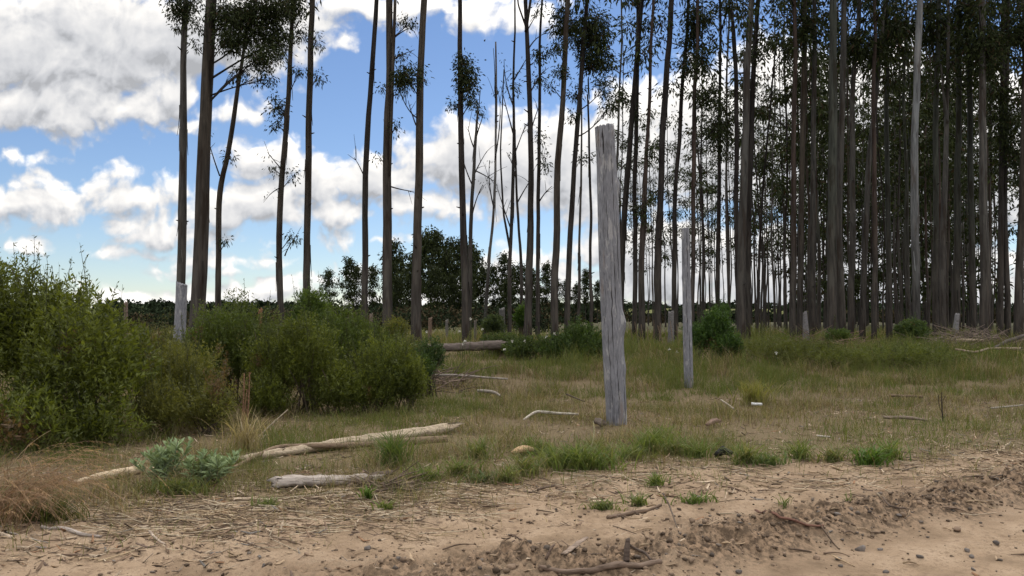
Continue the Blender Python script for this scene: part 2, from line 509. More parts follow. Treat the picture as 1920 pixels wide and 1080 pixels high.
def mat_tint(name, rough=0.9, var=0.5, scale=30.0, spec=0.15):
    m, t, out = material(name)
    tc = t.nodes.new('ShaderNodeTexCoord')
    a = t.nodes.new('ShaderNodeAttribute'); a.attribute_name = 'tint'
    n1 = noise(t, tc.outputs['Object'], scale, 4.0)
    c = mixc(t, 1.0, a.outputs['Color'], ramp(t, n1, [(0.3, (1 - var,) * 3), (0.7, (1 + var * 0.6,) * 3)]), 'MULTIPLY')
    principled(t, out, c, rough, n1, 0.4, 0.005, spec)
    return m

M_LEAF = mat_foliage('eucalyptus_leaf', 0.10, 0.6, 0.06)
M_SHRUB = mat_foliage('shrub_leaf', 0.42, 0.5, 0.3)
M_GRASS = mat_foliage('grass_blade', 0.38, 0.6, 0.15)
M_SILVER = mat_foliage('silver_leaf', 0.15, 0.8, 0.1)
M_BARK = mat_bark()
M_POST = mat_post()
M_WOOD = mat_wood()
M_GROUND = mat_ground()
M_STONE = mat_tint('stone', 0.85, 0.35, 18.0)
M_STEM = mat_tint('stem', 0.9, 0.4, 40.0)
M_FAR = mat_tint('far_foliage', 0.95, 0.4, 0.4, 0.0)

# ------------------------------------------------------------------ ground
def build_ground():
    ys = np.concatenate([np.arange(-3, 3.4, 0.35), np.geomspace(3.4, 10, 430), np.geomspace(10.02, 34, 190), np.geomspace(34.5, 6000, 70)])
    ts = np.linspace(-1.35, 1.35, 900)
    ts = np.sign(ts) * np.abs(ts) ** 1.25
    Y, T = np.meshgrid(ys, ts, indexing='ij')
    X = T * (Y + 5.0) * 0.9
    Z = H(X, Y)
    n, k = Y.shape
    V = np.stack([X, Y, Z], -1).reshape(-1, 3)
    i = np.arange(n - 1)[:, None] * k; j = np.arange(k - 1)[None, :]
    Q = np.stack([i + j, i + j + 1, i + k + j + 1, i + k + j], -1).reshape(-1, 4)
    sd = (road_edge_y(X) - Y) * 0.87
    wig = 2.2 * (fbm(X * 0.9, Y * 0.9, 71, 5, 0.6) - 0.5)
    sand = sstep(0.75, -0.55, Y - grass_edge_y(X) + wig)
    clod = np.exp(-((sd + 0.10 + 0.5 * (fbm(X * 2, Y * 2, 73, 4) - 0.5)) / 0.33) ** 2) * sstep(-2.6, 0.2, X) * np.clip(0.3 + 1.4 * fbm(X * 5, Y * 5, 74, 4), 0, 1)
    far = sstep(36, 60, Y)
    C = np.stack([sand, clod, far], -1).reshape(-1, 3)
    o = mesh('ground', V, Q, None, M_GROUND, C, True)
    tag(o, 'sandy track verge running back into rough grassland', kind='structure')
build_ground()
# ------------------------------------------------------------------ hills and far wood
def build_far():
    xs = np.linspace(-1500, 1500, 240)
    rows = [(560, 0.0), (640, 0.55), (720, 0.9), (800, 1.0), (1000, 0.8), (1300, 0.5)]
    V = []
    for y, k in rows:
        hz = k * (4.5 + 9.0 * fbm(xs * 0.004 + 3.1, np.full_like(xs, y * 0.002), 81, 3)) + np.where(k == 0, -4, 0)
        V.append(np.stack([xs, np.full_like(xs, y), hz], -1))
    V = np.array(V); n, k, _ = V.shape
    i = np.arange(n - 1)[:, None] * k; j = np.arange(k - 1)[None, :]
    Q = np.stack([i + j, i + j + 1, i + k + j + 1, i + k + j], -1).reshape(-1, 4)
    C = np.ones((n * k, 3)) * (0.13, 0.135, 0.06)
    tag(mesh('hills', V.reshape(-1, 3), Q, None, M_FAR, C, True), 'low hill on the horizon', kind='structure')
    # woodland on and below the hill
    rng = np.random.default_rng(5)
    g = Geo()
    for (y0, y1, n, hmin, hmax, thr) in ((620, 800, 1700, 4, 8, 0.35), (330, 480, 1300, 2.5, 5.5, 0.0), (50, 300, 4200, 0.8, 2.2, 0.30)):
        x = rng.uniform(-620, 620, n); y = rng.uniform(y0, y1, n)
        keep = fbm(x * 0.012, y * 0.012, 83, 3) > thr
        if y0 == 50: y = 50 + 250 * rng.random(n) ** 1.5; x *= 0.12 + 0.33 * (y - 50) / 250
        if y0 == 330: keep &= (x < -20) | (rng.random(n) < 0.22)
        if y0 == 50: keep &= ~((x > 4) & (y < 105))
        x, y = x[keep], y[keep]
        for a, b in zip(x, y):
            hh = rng.uniform(hmin, hmax) * (0.35 + 1.25 * float(fbm(a * 0.014, b * 0.01, 85, 3)))
            base = (-0.3 if b > 300 else h1(a, b) - 0.2) if b < 560 else float(np.interp(b, [560, 640, 720, 800], [-4, 2.5, 7, 9])) - 1.0
            near = y0 == 50
            m = 110 if near else 46
            p = rng.normal(size=(m, 3)); p /= np.linalg.norm(p, axis=1, keepdims=True)
            p *= rng.uniform(0.55, 1.0, (m, 1)) * np.array([hh * 0.62, hh * 0.62, hh * 0.5])
            p += (a, b, base + hh * 0.55)
            tint = (np.array([0.024, 0.033, 0.018]) if y0 > 60 or rng.random() < 0.6 else np.array([0.06, 0.048, 0.028])) * rng.uniform(0.7, 1.4)
            leaves(g, p, rng.normal(size=(m, 3)), min(0.0042 * b, hh * 0.42) if near else hh * 0.42, min(0.0022 * b, hh * 0.3) if near else hh * 0.3, tint * rng.uniform(0.7, 1.3, (m, 1)), rng, 0.0)
    tag(g.build('far_wood', M_FAR), 'dark woodland along the horizon below the hill', 'woodland', kind='stuff')
build_far()

# ------------------------------------------------------------------ trees
BARK = {'brown': (0.042, 0.034, 0.027), 'dark': (0.025, 0.021, 0.019), 'grey': (0.058, 0.054, 0.049), 'pale': (0.151, 0.143, 0.136),
        'olive': (0.038, 0.040, 0.033), 'red': (0.049, 0.035, 0.029), 'blue': (0.115, 0.117, 0.118)}
LEAF_D = np.array([0.013, 0.018, 0.008]); LEAF_L = np.array([0.050, 0.062, 0.019]); LEAF_R = np.array([0.045, 0.030, 0.016])

def leaf_tint(rng, n, base=0.0, red=0.06):
    k = np.clip(rng.beta(1.3, 2.6, n) + base, 0, 1)[:, None]
    c = LEAF_D * (1 - k) + LEAF_L * k
    r = rng.random(n) < red
    c[r] = LEAF_R
    return c

def bezier_limb(a, b, rng, lift=0.25, n=7, wob=0.05):
    a, b = np.asarray(a, float), np.asarray(b, float)
    L = np.linalg.norm(b - a)
    c = (a + b) / 2 + np.array([0, 0, lift * L]) + rng.normal(0, wob * L, 3)
    t = np.linspace(0, 1, n)[:, None]
    return (1 - t) ** 2 * a + 2 * t * (1 - t) * c + t ** 2 * b

def sprays(geo, C, nl, spread, L, W, rng, tb=0.0, red=0.06):
    """hanging leaf sprays round the points C"""
    C = np.asarray(C, float).reshape(-1, 3)
    n = len(C) * nl
    cc = np.repeat(C, nl, 0)
    P = cc + rng.normal(0, 1, (n, 3)) * np.array([spread, spread, spread * 0.9])
    out = (P - cc) / spread
    D = out * 0.55 + rng.normal(0, 0.35, (n, 3)) + np.array([0, 0, -0.75])
    sh = np.repeat(rng.normal(0, 0.12, len(C)), nl)
    tint = leaf_tint(rng, n, tb, red) * np.exp(sh)[:, None]
    leaves(geo, P, D, rng.uniform(0.65, 1.3, n) * L, rng.uniform(0.7, 1.3, n) * W, tint, rng, 0.1)

def path_at(path, z):
    zz = path[:, 2]
    i = np.clip(np.searchsorted(zz, z), 1, len(zz) - 1)
    k = (z - zz[i - 1]) / max(zz[i] - zz[i - 1], 1e-6)
    return path[i - 1] + (path[i] - path[i - 1]) * k

def crown_up(limb_g, leaf_g, path, rad, z0, z1, rng, step=0.55, blen=1.9, nspray=5, nl=20, L=0.26, W=0.065, spread=0.33, sides=5, red=0.06):
    z = z0; ga = rng.uniform(0, 6.28)
    while z < z1:
        k = (z - z0) / max(z1 - z0, 1e-6)
        prof = (0.45 + 0.9 * k) if k < 0.5 else (0.9 - 0.75 * (k - 0.5) * 1.6)
        bl = blen * prof * rng.uniform(0.55, 1.25)
        ga += 2.4 + rng.normal(0, 0.5)
        up = rng.uniform(0.35, 1.0)
        a = path_at(path, z)
        b = a + bl * np.array([math.cos(ga), math.sin(ga), up])
        pth = bezier_limb(a, b, rng, 0.08)
        r0 = 0.018 + 0.012 * bl
        tube(leaf_g, pth, np.linspace(r0, 0.006, len(pth)), sides, np.array(BARK['dark']) * 0.8, cap=False)
        C = []
        for q in range(nspray):
            t = rng.uniform(0.35, 1.05)
            p = pth[0] + (pth[-1] - pth[0]) * t + rng.normal(0, 0.22 * bl, 3) * (1, 1, 0.8)
            C.append(p)
        sprays(leaf_g, C, nl, spread, L, W, rng, 0.05, red)
        z += step * rng.uniform(0.6, 1.4)

def cluster(limb_g, leaf_g, path, c, r, nsp, rng, nl=18, L=0.2, W=0.05, spread=0.2, rise=None, bare=False):
    """a leafy side branch whose foliage fills an ellipsoid c, r"""
    c = np.asarray(c, float); r = np.asarray(r, float)
    za = c[2] - (rise if rise is not None else rng.uniform(0.15, 0.95) * abs(c[0] - path_at(path, c[2])[0]) + 0.3)
    a = path_at(path, max(za, path[0, 2] + 0.5))
    main = bezier_limb(a, c, rng, rng.uniform(-0.12, 0.22), 9, 0.09)
    L0 = np.linalg.norm(c - a)
    tube(limb_g, main, np.linspace(min(0.012 + 0.010 * L0, 0.042), 0.01, len(main)), 6, BARK['dark'], cap=False)
    p = rng.normal(size=(nsp, 3)); p /= np.linalg.norm(p, axis=1, keepdims=True)
    C = c + p * r * (rng.random((nsp, 1)) ** 0.4)
    for q in (C if nsp < 24 else C[: nsp // 2]):
        s = main[rng.integers(4, len(main))]
        tw = bezier_limb(s, q, rng, 0.1, 5, 0.1)
        tube(limb_g, tw, np.linspace(0.009, 0.003, 5), 4, BARK['dark'], cap=False)
    if not bare:
        sprays(leaf_g, C, nl, spread, L, W, rng)

def make_trunk(pts, Y, top, rng, bark):
    """pts (u, v, width) down to up; returns path, radii (world)"""
    W = [at(u, v, Y) for (u, v, w) in pts]
    wid = [w * Y / F / 2 for (_, _, w) in pts]
    z = np.array([p[2] for p in W]); x = np.array([p[0] for p in W])
    slope = (x[-1] - x[-2]) / (z[-1] - z[-2])
    taper = max((wid[0] - wid[-1]) / (z[-1] - z[0]), 0.003)
    zt = top
    if zt > z[-1] + 1:
        z = np.append(z, zt); x = np.append(x, x[-1] + slope * 0.6 * (zt - z[-2]))
        wid.append(max(wid[-1] - taper * 1.2 * (zt - z[-2]), 0.03))
    g0 = h1(x[0], Y) - 0.15
    if z[0] > g0:
        x = np.insert(x, 0, x[0] - (x[1] - x[0]) / (z[1] - z[0]) * (z[0] - g0) * 0.6); z = np.insert(z, 0, g0); wid.insert(0, wid[0] * 1.06)
    zz = np.concatenate([[g0, g0 + .25, g0 + .6], np.linspace(g0 + 1.2, z[-1], 30)])
    # smooth interpolation (catmull through monotone z)
    def interp(vals):
        m = np.gradient(vals, z); i = np.clip(np.searchsorted(z, zz) - 1, 0, len(z) - 2)
        h = z[i + 1] - z[i]; t = np.clip((zz - z[i]) / h, 0, 1)
        return ((2*t**3-3*t**2+1)*np.asarray(vals)[i] + (t**3-2*t**2+t)*h*m[i] + (-2*t**3+3*t**2)*np.asarray(vals)[i+1] + (t**3-t**2)*h*m[i+1])
    xx = interp(x); rr = np.interp(zz, z, wid)
    s = rng.uniform(0, 100)
    xx = xx + 0.10 * (fbm(zz * 0.45 + s, zz * 0, 91, 3) - 0.5) * sstep(g0, g0 + 2, zz)
    yy = Y + 0.5 * (fbm(zz * 0.12 + s, zz * 0 + 9, 92, 3) - 0.5)
    rr = rr * (1 + 0.10 * (fbm(zz * 1.1 + s, zz * 0 + 4, 93, 2) - 0.5))
    rr[0] *= 1.35; rr[1] *= 1.14; rr[2] *= 1.05
    return np.stack([xx, yy, zz], -1), np.maximum(rr, 0.015)

def tree(label, pts, Y, bark, z0=None, top=23.0, clusters=(), cat='tree', group=None, seed=0, name='eucalyptus_tree', twigs=(), forks=(), crown=None):
    rng = np.random.default_rng(1000 + seed)
    path, rad = make_trunk(pts, Y, top, rng, bark)
    base = path[0] + (0, 0, 0.15)
    root = tag(empty(name, base), label, cat, group)
    col = np.array(BARK[bark]) * rng.uniform(0.9, 1.1)
    g = Geo()
    tube(g, path, rad, 12, None, rough=0.07, seed=seed, groove=0.05)
    zc = g.V[0][:, 2]
    k = sstep(path[0, 2] + 1.0, path[0, 2] + 7.0, zc + rng.normal(0, .2, len(zc)))[:, None]
    foot = np.array((0.050, 0.043, 0.037)) if bark not in ('pale', 'blue') else np.array(BARK['grey']) * 0.8
    g.C[0] = (foot * (1 - k) + col * k).astype(np.float32)
    for fk in forks:                                    # second stems leaving the trunk
        fp = np.array([at(u, v, Y) for (u, v, w) in fk]); fr = [w * Y / F / 2 for (_, _, w) in fk]
        t = np.linspace(0, 1, 14); tt = np.linspace(0, 1, len(fk))
        fp = np.stack([np.interp(t, tt, fp[:, i]) for i in range(3)], -1)
        tube(g, fp, np.interp(t, tt, fr), 7, col)
    # stubs of fallen branches
    for q in range(rng.integers(2, 6)):
        z = rng.uniform(2.5, 12); a = path_at(path, z); an = rng.uniform(0, 6.28); r = np.interp(z, path[:, 2], rad)
        d = np.array([math.cos(an), math.sin(an), rng.uniform(0.1, .6)])
        tube(g, [a + d * r * 0.6, a + d * (r + 0.03), a + d * (r + rng.uniform(.05, .16))], [0.03, 0.025, 0.012], 5, col * 0.7)
    for q in range(rng.integers(4, 9)):                  # strips of bark hanging loose
        z = rng.uniform(0.8, 11) ; an = rng.uniform(0, 6.28); L = rng.uniform(0.3, 1.3)
        hs = np.linspace(0, 1, 6)
        P = np.array([path_at(path, z - L * t) for t in hs]); r = np.interp(z, path[:, 2], rad) * (0.98 + 0.02 * hs) + 0.10 * L * hs ** 2 * rng.random()
        P = P + np.stack([np.cos(an + 0.3 * hs) * r, np.sin(an + 0.3 * hs) * r, 0 * hs], -1)
        tube(g, P, np.linspace(0.022, 0.008, 6), 5, col * rng.choice([0.55, 0.8, 1.5]), flat=0.4, cap=False)
    g.build('trunk', M_BARK, root, True, base)
    fg = Geo()
    for (u, v, ru, rv, nsp) in clusters:
        s = Y / F; lg = Geo()
        cluster(lg, fg, path, at(u, v, Y) + (0, rng.uniform(-0.6, 0.4), 0), (ru * s, ru * s * 0.8, rv * s), int(nsp * (1.7 if nsp > 24 else 1.05)), rng, nl=20 if nsp > 24 else 15,
                L=7.0 * s, W=2.2 * s, spread=(6.5 if nsp > 24 else 5.2) * s)
        lg.build('limb', M_BARK, root, True, base)
    for (u0, v0, u1, v1) in twigs:                       # bare thin branches
        a, b = at(u0, v0, Y), at(u1, v1, Y) + (0, rng.uniform(-.5, .5), 0)
        lg = Geo()
        pth = bezier_limb(a, b, rng, 0.10, 8, 0.06)
        tube(lg, pth, np.linspace(1.4, 0.45, 8) * Y / F, 4, BARK['dark'], cap=False)
        for q in range(3):
            s = pth[rng.integers(2, 7)]; e = s + (b - a) * rng.uniform(.15, .45) + rng.normal(0, .22, 3)
            tube(lg, bezier_limb(s, e, rng, 0.1, 4), np.linspace(0.7, 0.3, 4) * Y / F, 3, BARK['dark'], cap=False)
        lg.build('limb', M_BARK, root, True, base)
        if rng.random() < 0.5:
            sprays(fg, [b], 9, 0.14, 0.13, 0.035, rng)
    if z0 is not None:
        kw = dict(step=0.72, blen=2.1, nspray=3, nl=38, spread=0.26)
        if crown: kw.update(crown)
        if crown and pts[0][0] > 1470: kw.update(step=0.8, blen=1.9)
        crown_up(None, fg, path, rad, z0, top, rng, **kw)
    if fg.n: fg.build('crown', M_LEAF, root, False, base)
    return root

CR_L = dict(step=1.3, blen=1.6, nspray=3, nl=32, spread=0.24)
T = [
 # label, pts, Y, bark, crown start, clusters, extras
 ('pale grey eucalyptus with leafless shaft, leftmost tall tree, behind the short broken post', [(336, 612, 17), (338, 400, 16), (341, 200, 13), (345, 30, 11)], 27, 'grey', 12.6,
   [(345, 20, 26, 22, 30), (330, 45, 14, 10, 8), (368, 10, 22, 20, 16)], {}),
 ('thickest brown eucalyptus of the left group with a heavy leafy branch spreading right', [(371, 612, 27), (376, 400, 25), (386, 120, 21), (392, 0, 19)], 25, 'brown', 12.6,
   [(425, 25, 42, 30, 60), (470, 45, 52, 42, 110), (500, 15, 48, 34, 90), (440, 85, 34, 20, 45), (505, 115, 36, 26, 42), (490, 145, 22, 14, 14), (375, 50, 18, 16, 12), (368, 85, 9, 14, 6), (520, 70, 28, 26, 40), (452, 132, 12, 14, 8)], {}),
 ('thin curved eucalyptus leaning right, between the thick brown tree and the next leafy one', [(408, 590, 11), (406, 430, 10), (409, 360, 10), (424, 290, 9), (440, 190, 8), (456, 105, 6)], 28, 'brown', None,
   [(425, 288, 12, 14, 5), (424, 452, 10, 10, 4), (452, 150, 12, 10, 6)], {'top': 12.5, 'twigs': [(412, 330, 398, 255)]}),
 ('slender slightly bent eucalyptus with small leafy tufts halfway up its stem', [(529, 600, 12), (525, 420, 11), (531, 290, 10), (540, 180, 9), (546, 60, 8), (550, 0, 7)], 28, 'brown', 13.0,
   [(518, 195, 22, 22, 22), (514, 230, 16, 8, 8), (550, 25, 26, 30, 40), (562, 60, 12, 20, 12), (570, 140, 16, 12, 8), (545, 330, 10, 20, 5), (512, 318, 12, 16, 5), (550, 445, 12, 18, 7)], {'twigs': [(530, 320, 508, 290), (530, 350, 512, 370), (534, 480, 548, 450)]}),
 ('straight dark eucalyptus just right of the bent leafy one, small sprays on its right side', [(575, 580, 13), (577, 330, 12), (583, 100, 11), (586, 0, 10)], 28, 'brown', 13.6,
   [(600, 85, 12, 20, 8), (596, 145, 12, 16, 7)], {}),
 ('narrow leafless dark eucalyptus on the left side of the wide gap of blue sky', [(683, 605, 12), (687, 330, 11), (697, 110, 9), (704, 0, 8)], 28, 'dark', 13.8, [], {'twigs': [(688, 345, 664, 295)]}),
 ('stout brown eucalyptus with a thin second stem close against its right side', [(726, 622, 19), (726, 330, 16), (729, 120, 14), (731, 0, 13)], 25, 'brown', 12.8,
   [(742, 240, 7, 20, 5), (760, 40, 26, 26, 12), (748, 95, 14, 14, 6), (710, 160, 8, 10, 3), (708, 290, 8, 14, 3)], {'forks': [[(731, 330, 5), (737, 120, 6), (741, 0, 6)]], 'twigs': [(733, 350, 776, 358), (740, 70, 778, 40), (738, 110, 780, 100)]}),
 ('tall dark brown eucalyptus with one dense leaf tuft on its left halfway up', [(781, 628, 19), (783, 400, 16), (787, 200, 14), (795, 0, 12)], 25, 'brown', 12.8,
   [(764, 155, 22, 24, 34), (790, 150, 9, 22, 10), (752, 175, 12, 10, 8)], {'twigs': [(780, 235, 766, 190)]}),
 ('dark straight eucalyptus with a hanging leafy tuft right of its stem, beside a twiggy sapling', [(873, 605, 14), (868, 350, 12), (863, 120, 9), (862, 0, 8)], 27, 'dark', 13.4,
   [(876, 150, 18, 34, 44), (888, 195, 14, 16, 16), (852, 195, 14, 12, 10), (868, 120, 12, 12, 12)], {}),
 ('twiggy half bare sapling with fine dead branches, close right of the dark tufted tree', [(880, 602, 8), (884, 430, 7), (890, 300, 6), (895, 215, 4)], 29, 'grey', None, [(894, 205, 8, 10, 4)],
   {'top': 9.5, 'twigs': [(887, 350, 865, 280), (888, 330, 912, 280), (890, 280, 878, 235), (892, 260, 908, 215), (886, 400, 905, 345), (891, 320, 930, 340)]}),
 ('pale thin sapling leaning right at the foot, among the twiggy saplings', [(909, 602, 7), (917, 500, 6), (926, 400, 5), (929, 220, 4)], 29, 'pale', None, [],
   {'top': 12.0, 'twigs': [(926, 390, 918, 300), (928, 300, 936, 180), (929, 230, 925, 90)]}),
 ('bare black stemmed sapling forking low into two thin whips', [(955, 602, 8), (957, 480, 7), (961, 300, 6), (964, 120, 4), (965, 0, 3)], 28, 'dark', None, [(962, 160, 12, 40, 6)],
   {'top': 16, 'forks': [[(957, 470, 5), (944, 400, 4), (938, 290, 3), (945, 130, 2)]], 'twigs': [(958, 430, 932, 350), (961, 300, 985, 240), (962, 250, 940, 170), (964, 150, 990, 110), (963, 200, 945, 110)]}),
 ('whip thin sapling bending right beside the forked black sapling', [(977, 600, 7), (974, 430, 5), (967, 330, 4), (965, 240, 3)], 30, 'dark', None, [], {'top': 10.5, 'twigs': [(970, 380, 1000, 330), (968, 340, 950, 290)]}),
 ('straight dark eucalyptus whose top forks in a Y at the upper picture edge', [(990, 605, 15), (994, 330, 11), (990, 120, 9), (986, 45, 8)], 26, 'dark', 13.5,
   [(1012, 30, 18, 14, 6)], {'forks': [[(986, 60, 6), (995, 0, 5), (1000, -40, 4)], [(986, 50, 4), (972, 10, 3), (968, -30, 3)]], 'twigs': [(992, 180, 1030, 120), (992, 90, 1025, 60), (995, 250, 1015, 190)]}),
 ('slim dark eucalyptus with scattered leaf sprays, right of the tree with the forked top', [(1008, 605, 8), (1011, 330, 7), (1013, 100, 5), (1016, 0, 4)], 29, 'dark', 15,
   [(1012, 110, 14, 20, 14), (1008, 150, 12, 12, 8), (1022, 300, 10, 40, 9), (1012, 250, 8, 14, 5)], {'twigs': [(1010, 380, 1035, 350)]}),
 ('brown eucalyptus with dark dense crown hanging low at the upper picture edge', [(1041, 612, 15), (1046, 330, 12), (1057, 140, 10), (1065, 0, 9)], 26, 'brown', 12.4,
   [(1060, 40, 26, 40, 40), (1040, 100, 18, 16, 14), (1050, 145, 14, 20, 14), (1035, 160, 10, 10, 5)], {}),
 ('dark leafy eucalyptus left of the big post, foliage heaped on its upper stem', [(1064, 605, 11), (1070, 400, 10), (1083, 220, 9), (1094, 90, 8)], 27, 'dark', 10.8,
   [(1110, 55, 40, 46, 110), (1120, 110, 34, 24, 50), (1135, 160, 22, 18, 22), (1140, 205, 20, 16, 20), (1080, 170, 16, 18, 14), (1075, 220, 12, 14, 8)], {}),
 ('hair thin pole sapling just left of the big post', [(1085, 605, 6), (1088, 350, 4), (1090, 180, 3)], 31, 'grey', None, [(1088, 290, 6, 14, 4)], {'top': 13}),
 ('thin wavy sapling almost touching the big post on its left', [(1108, 600, 6), (1107, 400, 5), (1103, 270, 4)], 30, 'dark', None, [(1100, 300, 7, 12, 4)], {'top': 10}),
 ('dark leaning eucalyptus just right of the big post', [(1164, 618, 10), (1170, 400, 11), (1183, 230, 10), (1198, 60, 9), (1203, 0, 8)], 32, 'dark', 12.2, [(1165, 180, 12, 20, 10), (1180, 260, 10, 10, 5)], {'crown': CR_L}),
 ('straight slim dark eucalyptus, second right of the big post', [(1190, 620, 9), (1192, 330, 8), (1196, 0, 6)], 33, 'dark', 12.4, [(1190, 390, 14, 12, 8), (1188, 210, 12, 24, 10)], {'crown': CR_L}),
 ('reddish brown eucalyptus wrapped in scruffy bark and tufts near its middle', [(1203, 622, 13), (1207, 400, 10), (1216, 250, 7), (1222, 100, 6)], 31, 'red', 12.0, [(1206, 395, 14, 26, 16), (1222, 290, 12, 20, 10)], {'crown': CR_L}),
 ('dark leafless eucalyptus slanting right, halfway between the two posts', [(1231, 622, 14), (1236, 400, 12), (1246, 200, 11), (1258, 0, 10)], 31, 'dark', 14.5, [], {}),
 ('slim eucalyptus with a leafy top immediately left of the thinner post', [(1266, 622, 10), (1268, 400, 8), (1281, 160, 7), (1290, 20, 6)], 32, 'dark', 11.0, [(1300, 60, 26, 40, 40), (1285, 130, 16, 26, 16)], {}),
 ('reddish slim eucalyptus directly behind the top of the thinner post', [(1298, 622, 8), (1300, 400, 8), (1304, 200, 7), (1310, 0, 6)], 31, 'red', 11.3, [(1318, 110, 24, 26, 24), (1325, 190, 26, 26, 28), (1340, 240, 22, 24, 20)], {'crown': CR_L}),
 ('slim dark eucalyptus rising above the green bush beside the thinner post', [(1345, 618, 9), (1347, 400, 8), (1349, 200, 6)], 33, 'dark', 9.5, [(1345, 250, 26, 60, 40)], {'crown': CR_L}),
 ('bent dark eucalyptus with a dog leg near its top', [(1384, 622, 10), (1380, 400, 9), (1381, 180, 8), (1376, 70, 8), (1372, 20, 5)], 32, 'dark', None, [(1372, 10, 16, 16, 10)], {'top': 15}),
 ('grey straight eucalyptus crossing close to the dog leg tree', [(1388, 628, 15), (1392, 400, 14), (1399, 160, 12), (1408, 0, 10)], 30, 'grey', 12.6, [], {'crown': CR_L}),
 ('dark eucalyptus with a round leaf clump halfway up, right of the dog leg tree', [(1402, 622, 10), (1406, 330, 10), (1413, 120, 9), (1421, 0, 8)], 32, 'dark', 13, [(1412, 165, 14, 26, 22), (1415, 110, 12, 20, 10)], {'crown': CR_L}),
 ('very thin sapling leaning strongly right with see through sprays, against bright cloud', [(1420, 620, 5), (1432, 330, 4), (1450, 130, 3), (1458, 60, 2)], 33, 'dark', None, [(1450, 170, 22, 60, 14), (1440, 300, 18, 40, 12), (1455, 90, 16, 30, 10)], {'top': 13}),
 ('pale reddish eucalyptus with peeling bark at the left edge of the dense stand', [(1484, 632, 12), (1487, 400, 10), (1489, 150, 8), (1490, 0, 7)], 30, 'red', 12, [(1480, 100, 14, 40, 24)], {'crown': CR_L}),
 ('dark brown eucalyptus second from the left in the dense stand', [(1500, 632, 11), (1503, 400, 10), (1508, 150, 9), (1511, 0, 8)], 31, 'brown', 12, [(1495, 60, 20, 40, 30)], {'crown': CR_L}),
 ('grey brown eucalyptus close left of the thick green trunk', [(1524, 632, 12), (1526, 400, 10), (1527, 0, 8)], 31, 'grey', 12.5, [], {'crown': CR_L}),
 ('thick mossy green eucalyptus trunk in the dense stand', [(1560, 632, 17), (1560, 400, 16), (1562, 150, 14), (1563, 0, 13)], 29, 'olive', 14, [], {}),
 ('eucalyptus with loose bark strips, right against the thick green trunk', [(1578, 630, 15), (1571, 400, 12), (1578, 150, 11), (1582, 0, 9)], 30, 'grey', 14, [], {}),
 ('straight grey eucalyptus with a burl on its trunk, right of the thick green trunk', [(1597, 630, 12), (1598, 400, 11), (1601, 180, 9), (1612, 20, 8)], 31, 'grey', 12, [(1590, 90, 30, 26, 40)], {}),
 ('eucalyptus leaning right so that it crosses its neighbours in the dense stand', [(1617, 634, 11), (1624, 400, 10), (1640, 220, 8), (1653, 110, 7)], 31, 'grey', 11, [(1640, 90, 30, 30, 50)], {'crown': CR_L}),
 ('slim reddish eucalyptus with a shaggy foot beside the crossing tree', [(1640, 634, 10), (1640, 400, 9), (1641, 200, 7), (1642, 0, 6)], 30, 'red', 11.5, [], {'crown': CR_L}),
 ('dark eucalyptus between the shaggy red tree and the pale blue grey one', [(1668, 632, 10), (1667, 400, 9), (1665, 150, 8), (1666, 0, 7)], 32, 'olive', 11, [(1668, 60, 30, 60, 60)], {'crown': CR_L}),
 ('pale blue grey eucalyptus, the brightest trunk of the dense stand', [(1717, 622, 14), (1716, 400, 14), (1722, 150, 12), (1727, 0, 11)], 28, 'blue', 14, [], {}),
 ('dull green eucalyptus right of the brightest trunk', [(1755, 630, 11), (1754, 400, 10), (1757, 150, 9), (1760, 0, 8)], 31, 'olive', 11.5, [(1755, 40, 36, 50, 70)], {'crown': CR_L}),
 ('grey eucalyptus forking at half height in the dense stand', [(1770, 630, 12), (1772, 400, 10), (1778, 240, 8), (1779, 180, 6)], 30, 'grey', 10.5, [], {'crown': CR_L, 'forks': [[(1777, 230, 6), (1768, 170, 4), (1764, 120, 3)]]}),
 ('eucalyptus behind the pale stump of the dense stand', [(1797, 630, 14), (1795, 400, 11), (1795, 180, 9), (1796, 0, 8)], 32, 'olive', 11, [(1800, 60, 30, 60, 60)], {'crown': CR_L}),
 ('straight dark olive eucalyptus between the pale stump and the grey speckled trunk', [(1820, 630, 10), (1817, 400, 10), (1817, 0, 8)], 32, 'olive', 11, [(1830, 110, 30, 60, 60)], {'crown': CR_L}),
 ('grey speckled eucalyptus with a clean shaft near the right picture edge', [(1846, 634, 19), (1842, 400, 14), (1838, 180, 12), (1838, 0, 11)], 29, 'grey', 11.5, [(1850, 100, 34, 50, 60)], {}),
 ('dark eucalyptus standing in front of the bright gap, left one of two', [(1874, 634, 11), (1877, 450, 10), (1880, 250, 9), (1882, 0, 8)], 31, 'dark', 10, [(1880, 230, 26, 70, 60)], {'crown': CR_L}),
 ('dark slim eucalyptus standing in front of the bright gap, right one of two', [(1889, 634, 10), (1888, 450, 9), (1890, 200, 8), (1892, 0, 7)], 31, 'dark', 10, [(1900, 300, 22, 60, 40)], {'crown': CR_L}),
 ('dark brown eucalyptus cut by the right picture edge', [(1910, 636, 17), (1914, 450, 13), (1918, 200, 11), (1920, 0, 10)], 29, 'brown', 11, [(1905, 60, 30, 50, 50)], {}),
]
for i, (lab, pts, Y, bark, z0, cl, kw) in enumerate(T):
    tree(lab, pts, Y, bark, z0, clusters=cl, seed=i, **kw)

# --- the mass of the plantation behind: a few master trees, copied
def copy_tree(src, loc, rot, scale, label=None, group=None):
    r = src.copy(); SC.collection.objects.link(r)
    r.location = loc; r.rotation_euler = (0, 0, rot); r.scale = scale
    if label: r['label'] = label
    if group: r['group'] = group
    for ch in src.children:
        c = ch.copy(); SC.collection.objects.link(c); c.parent = r
    return r

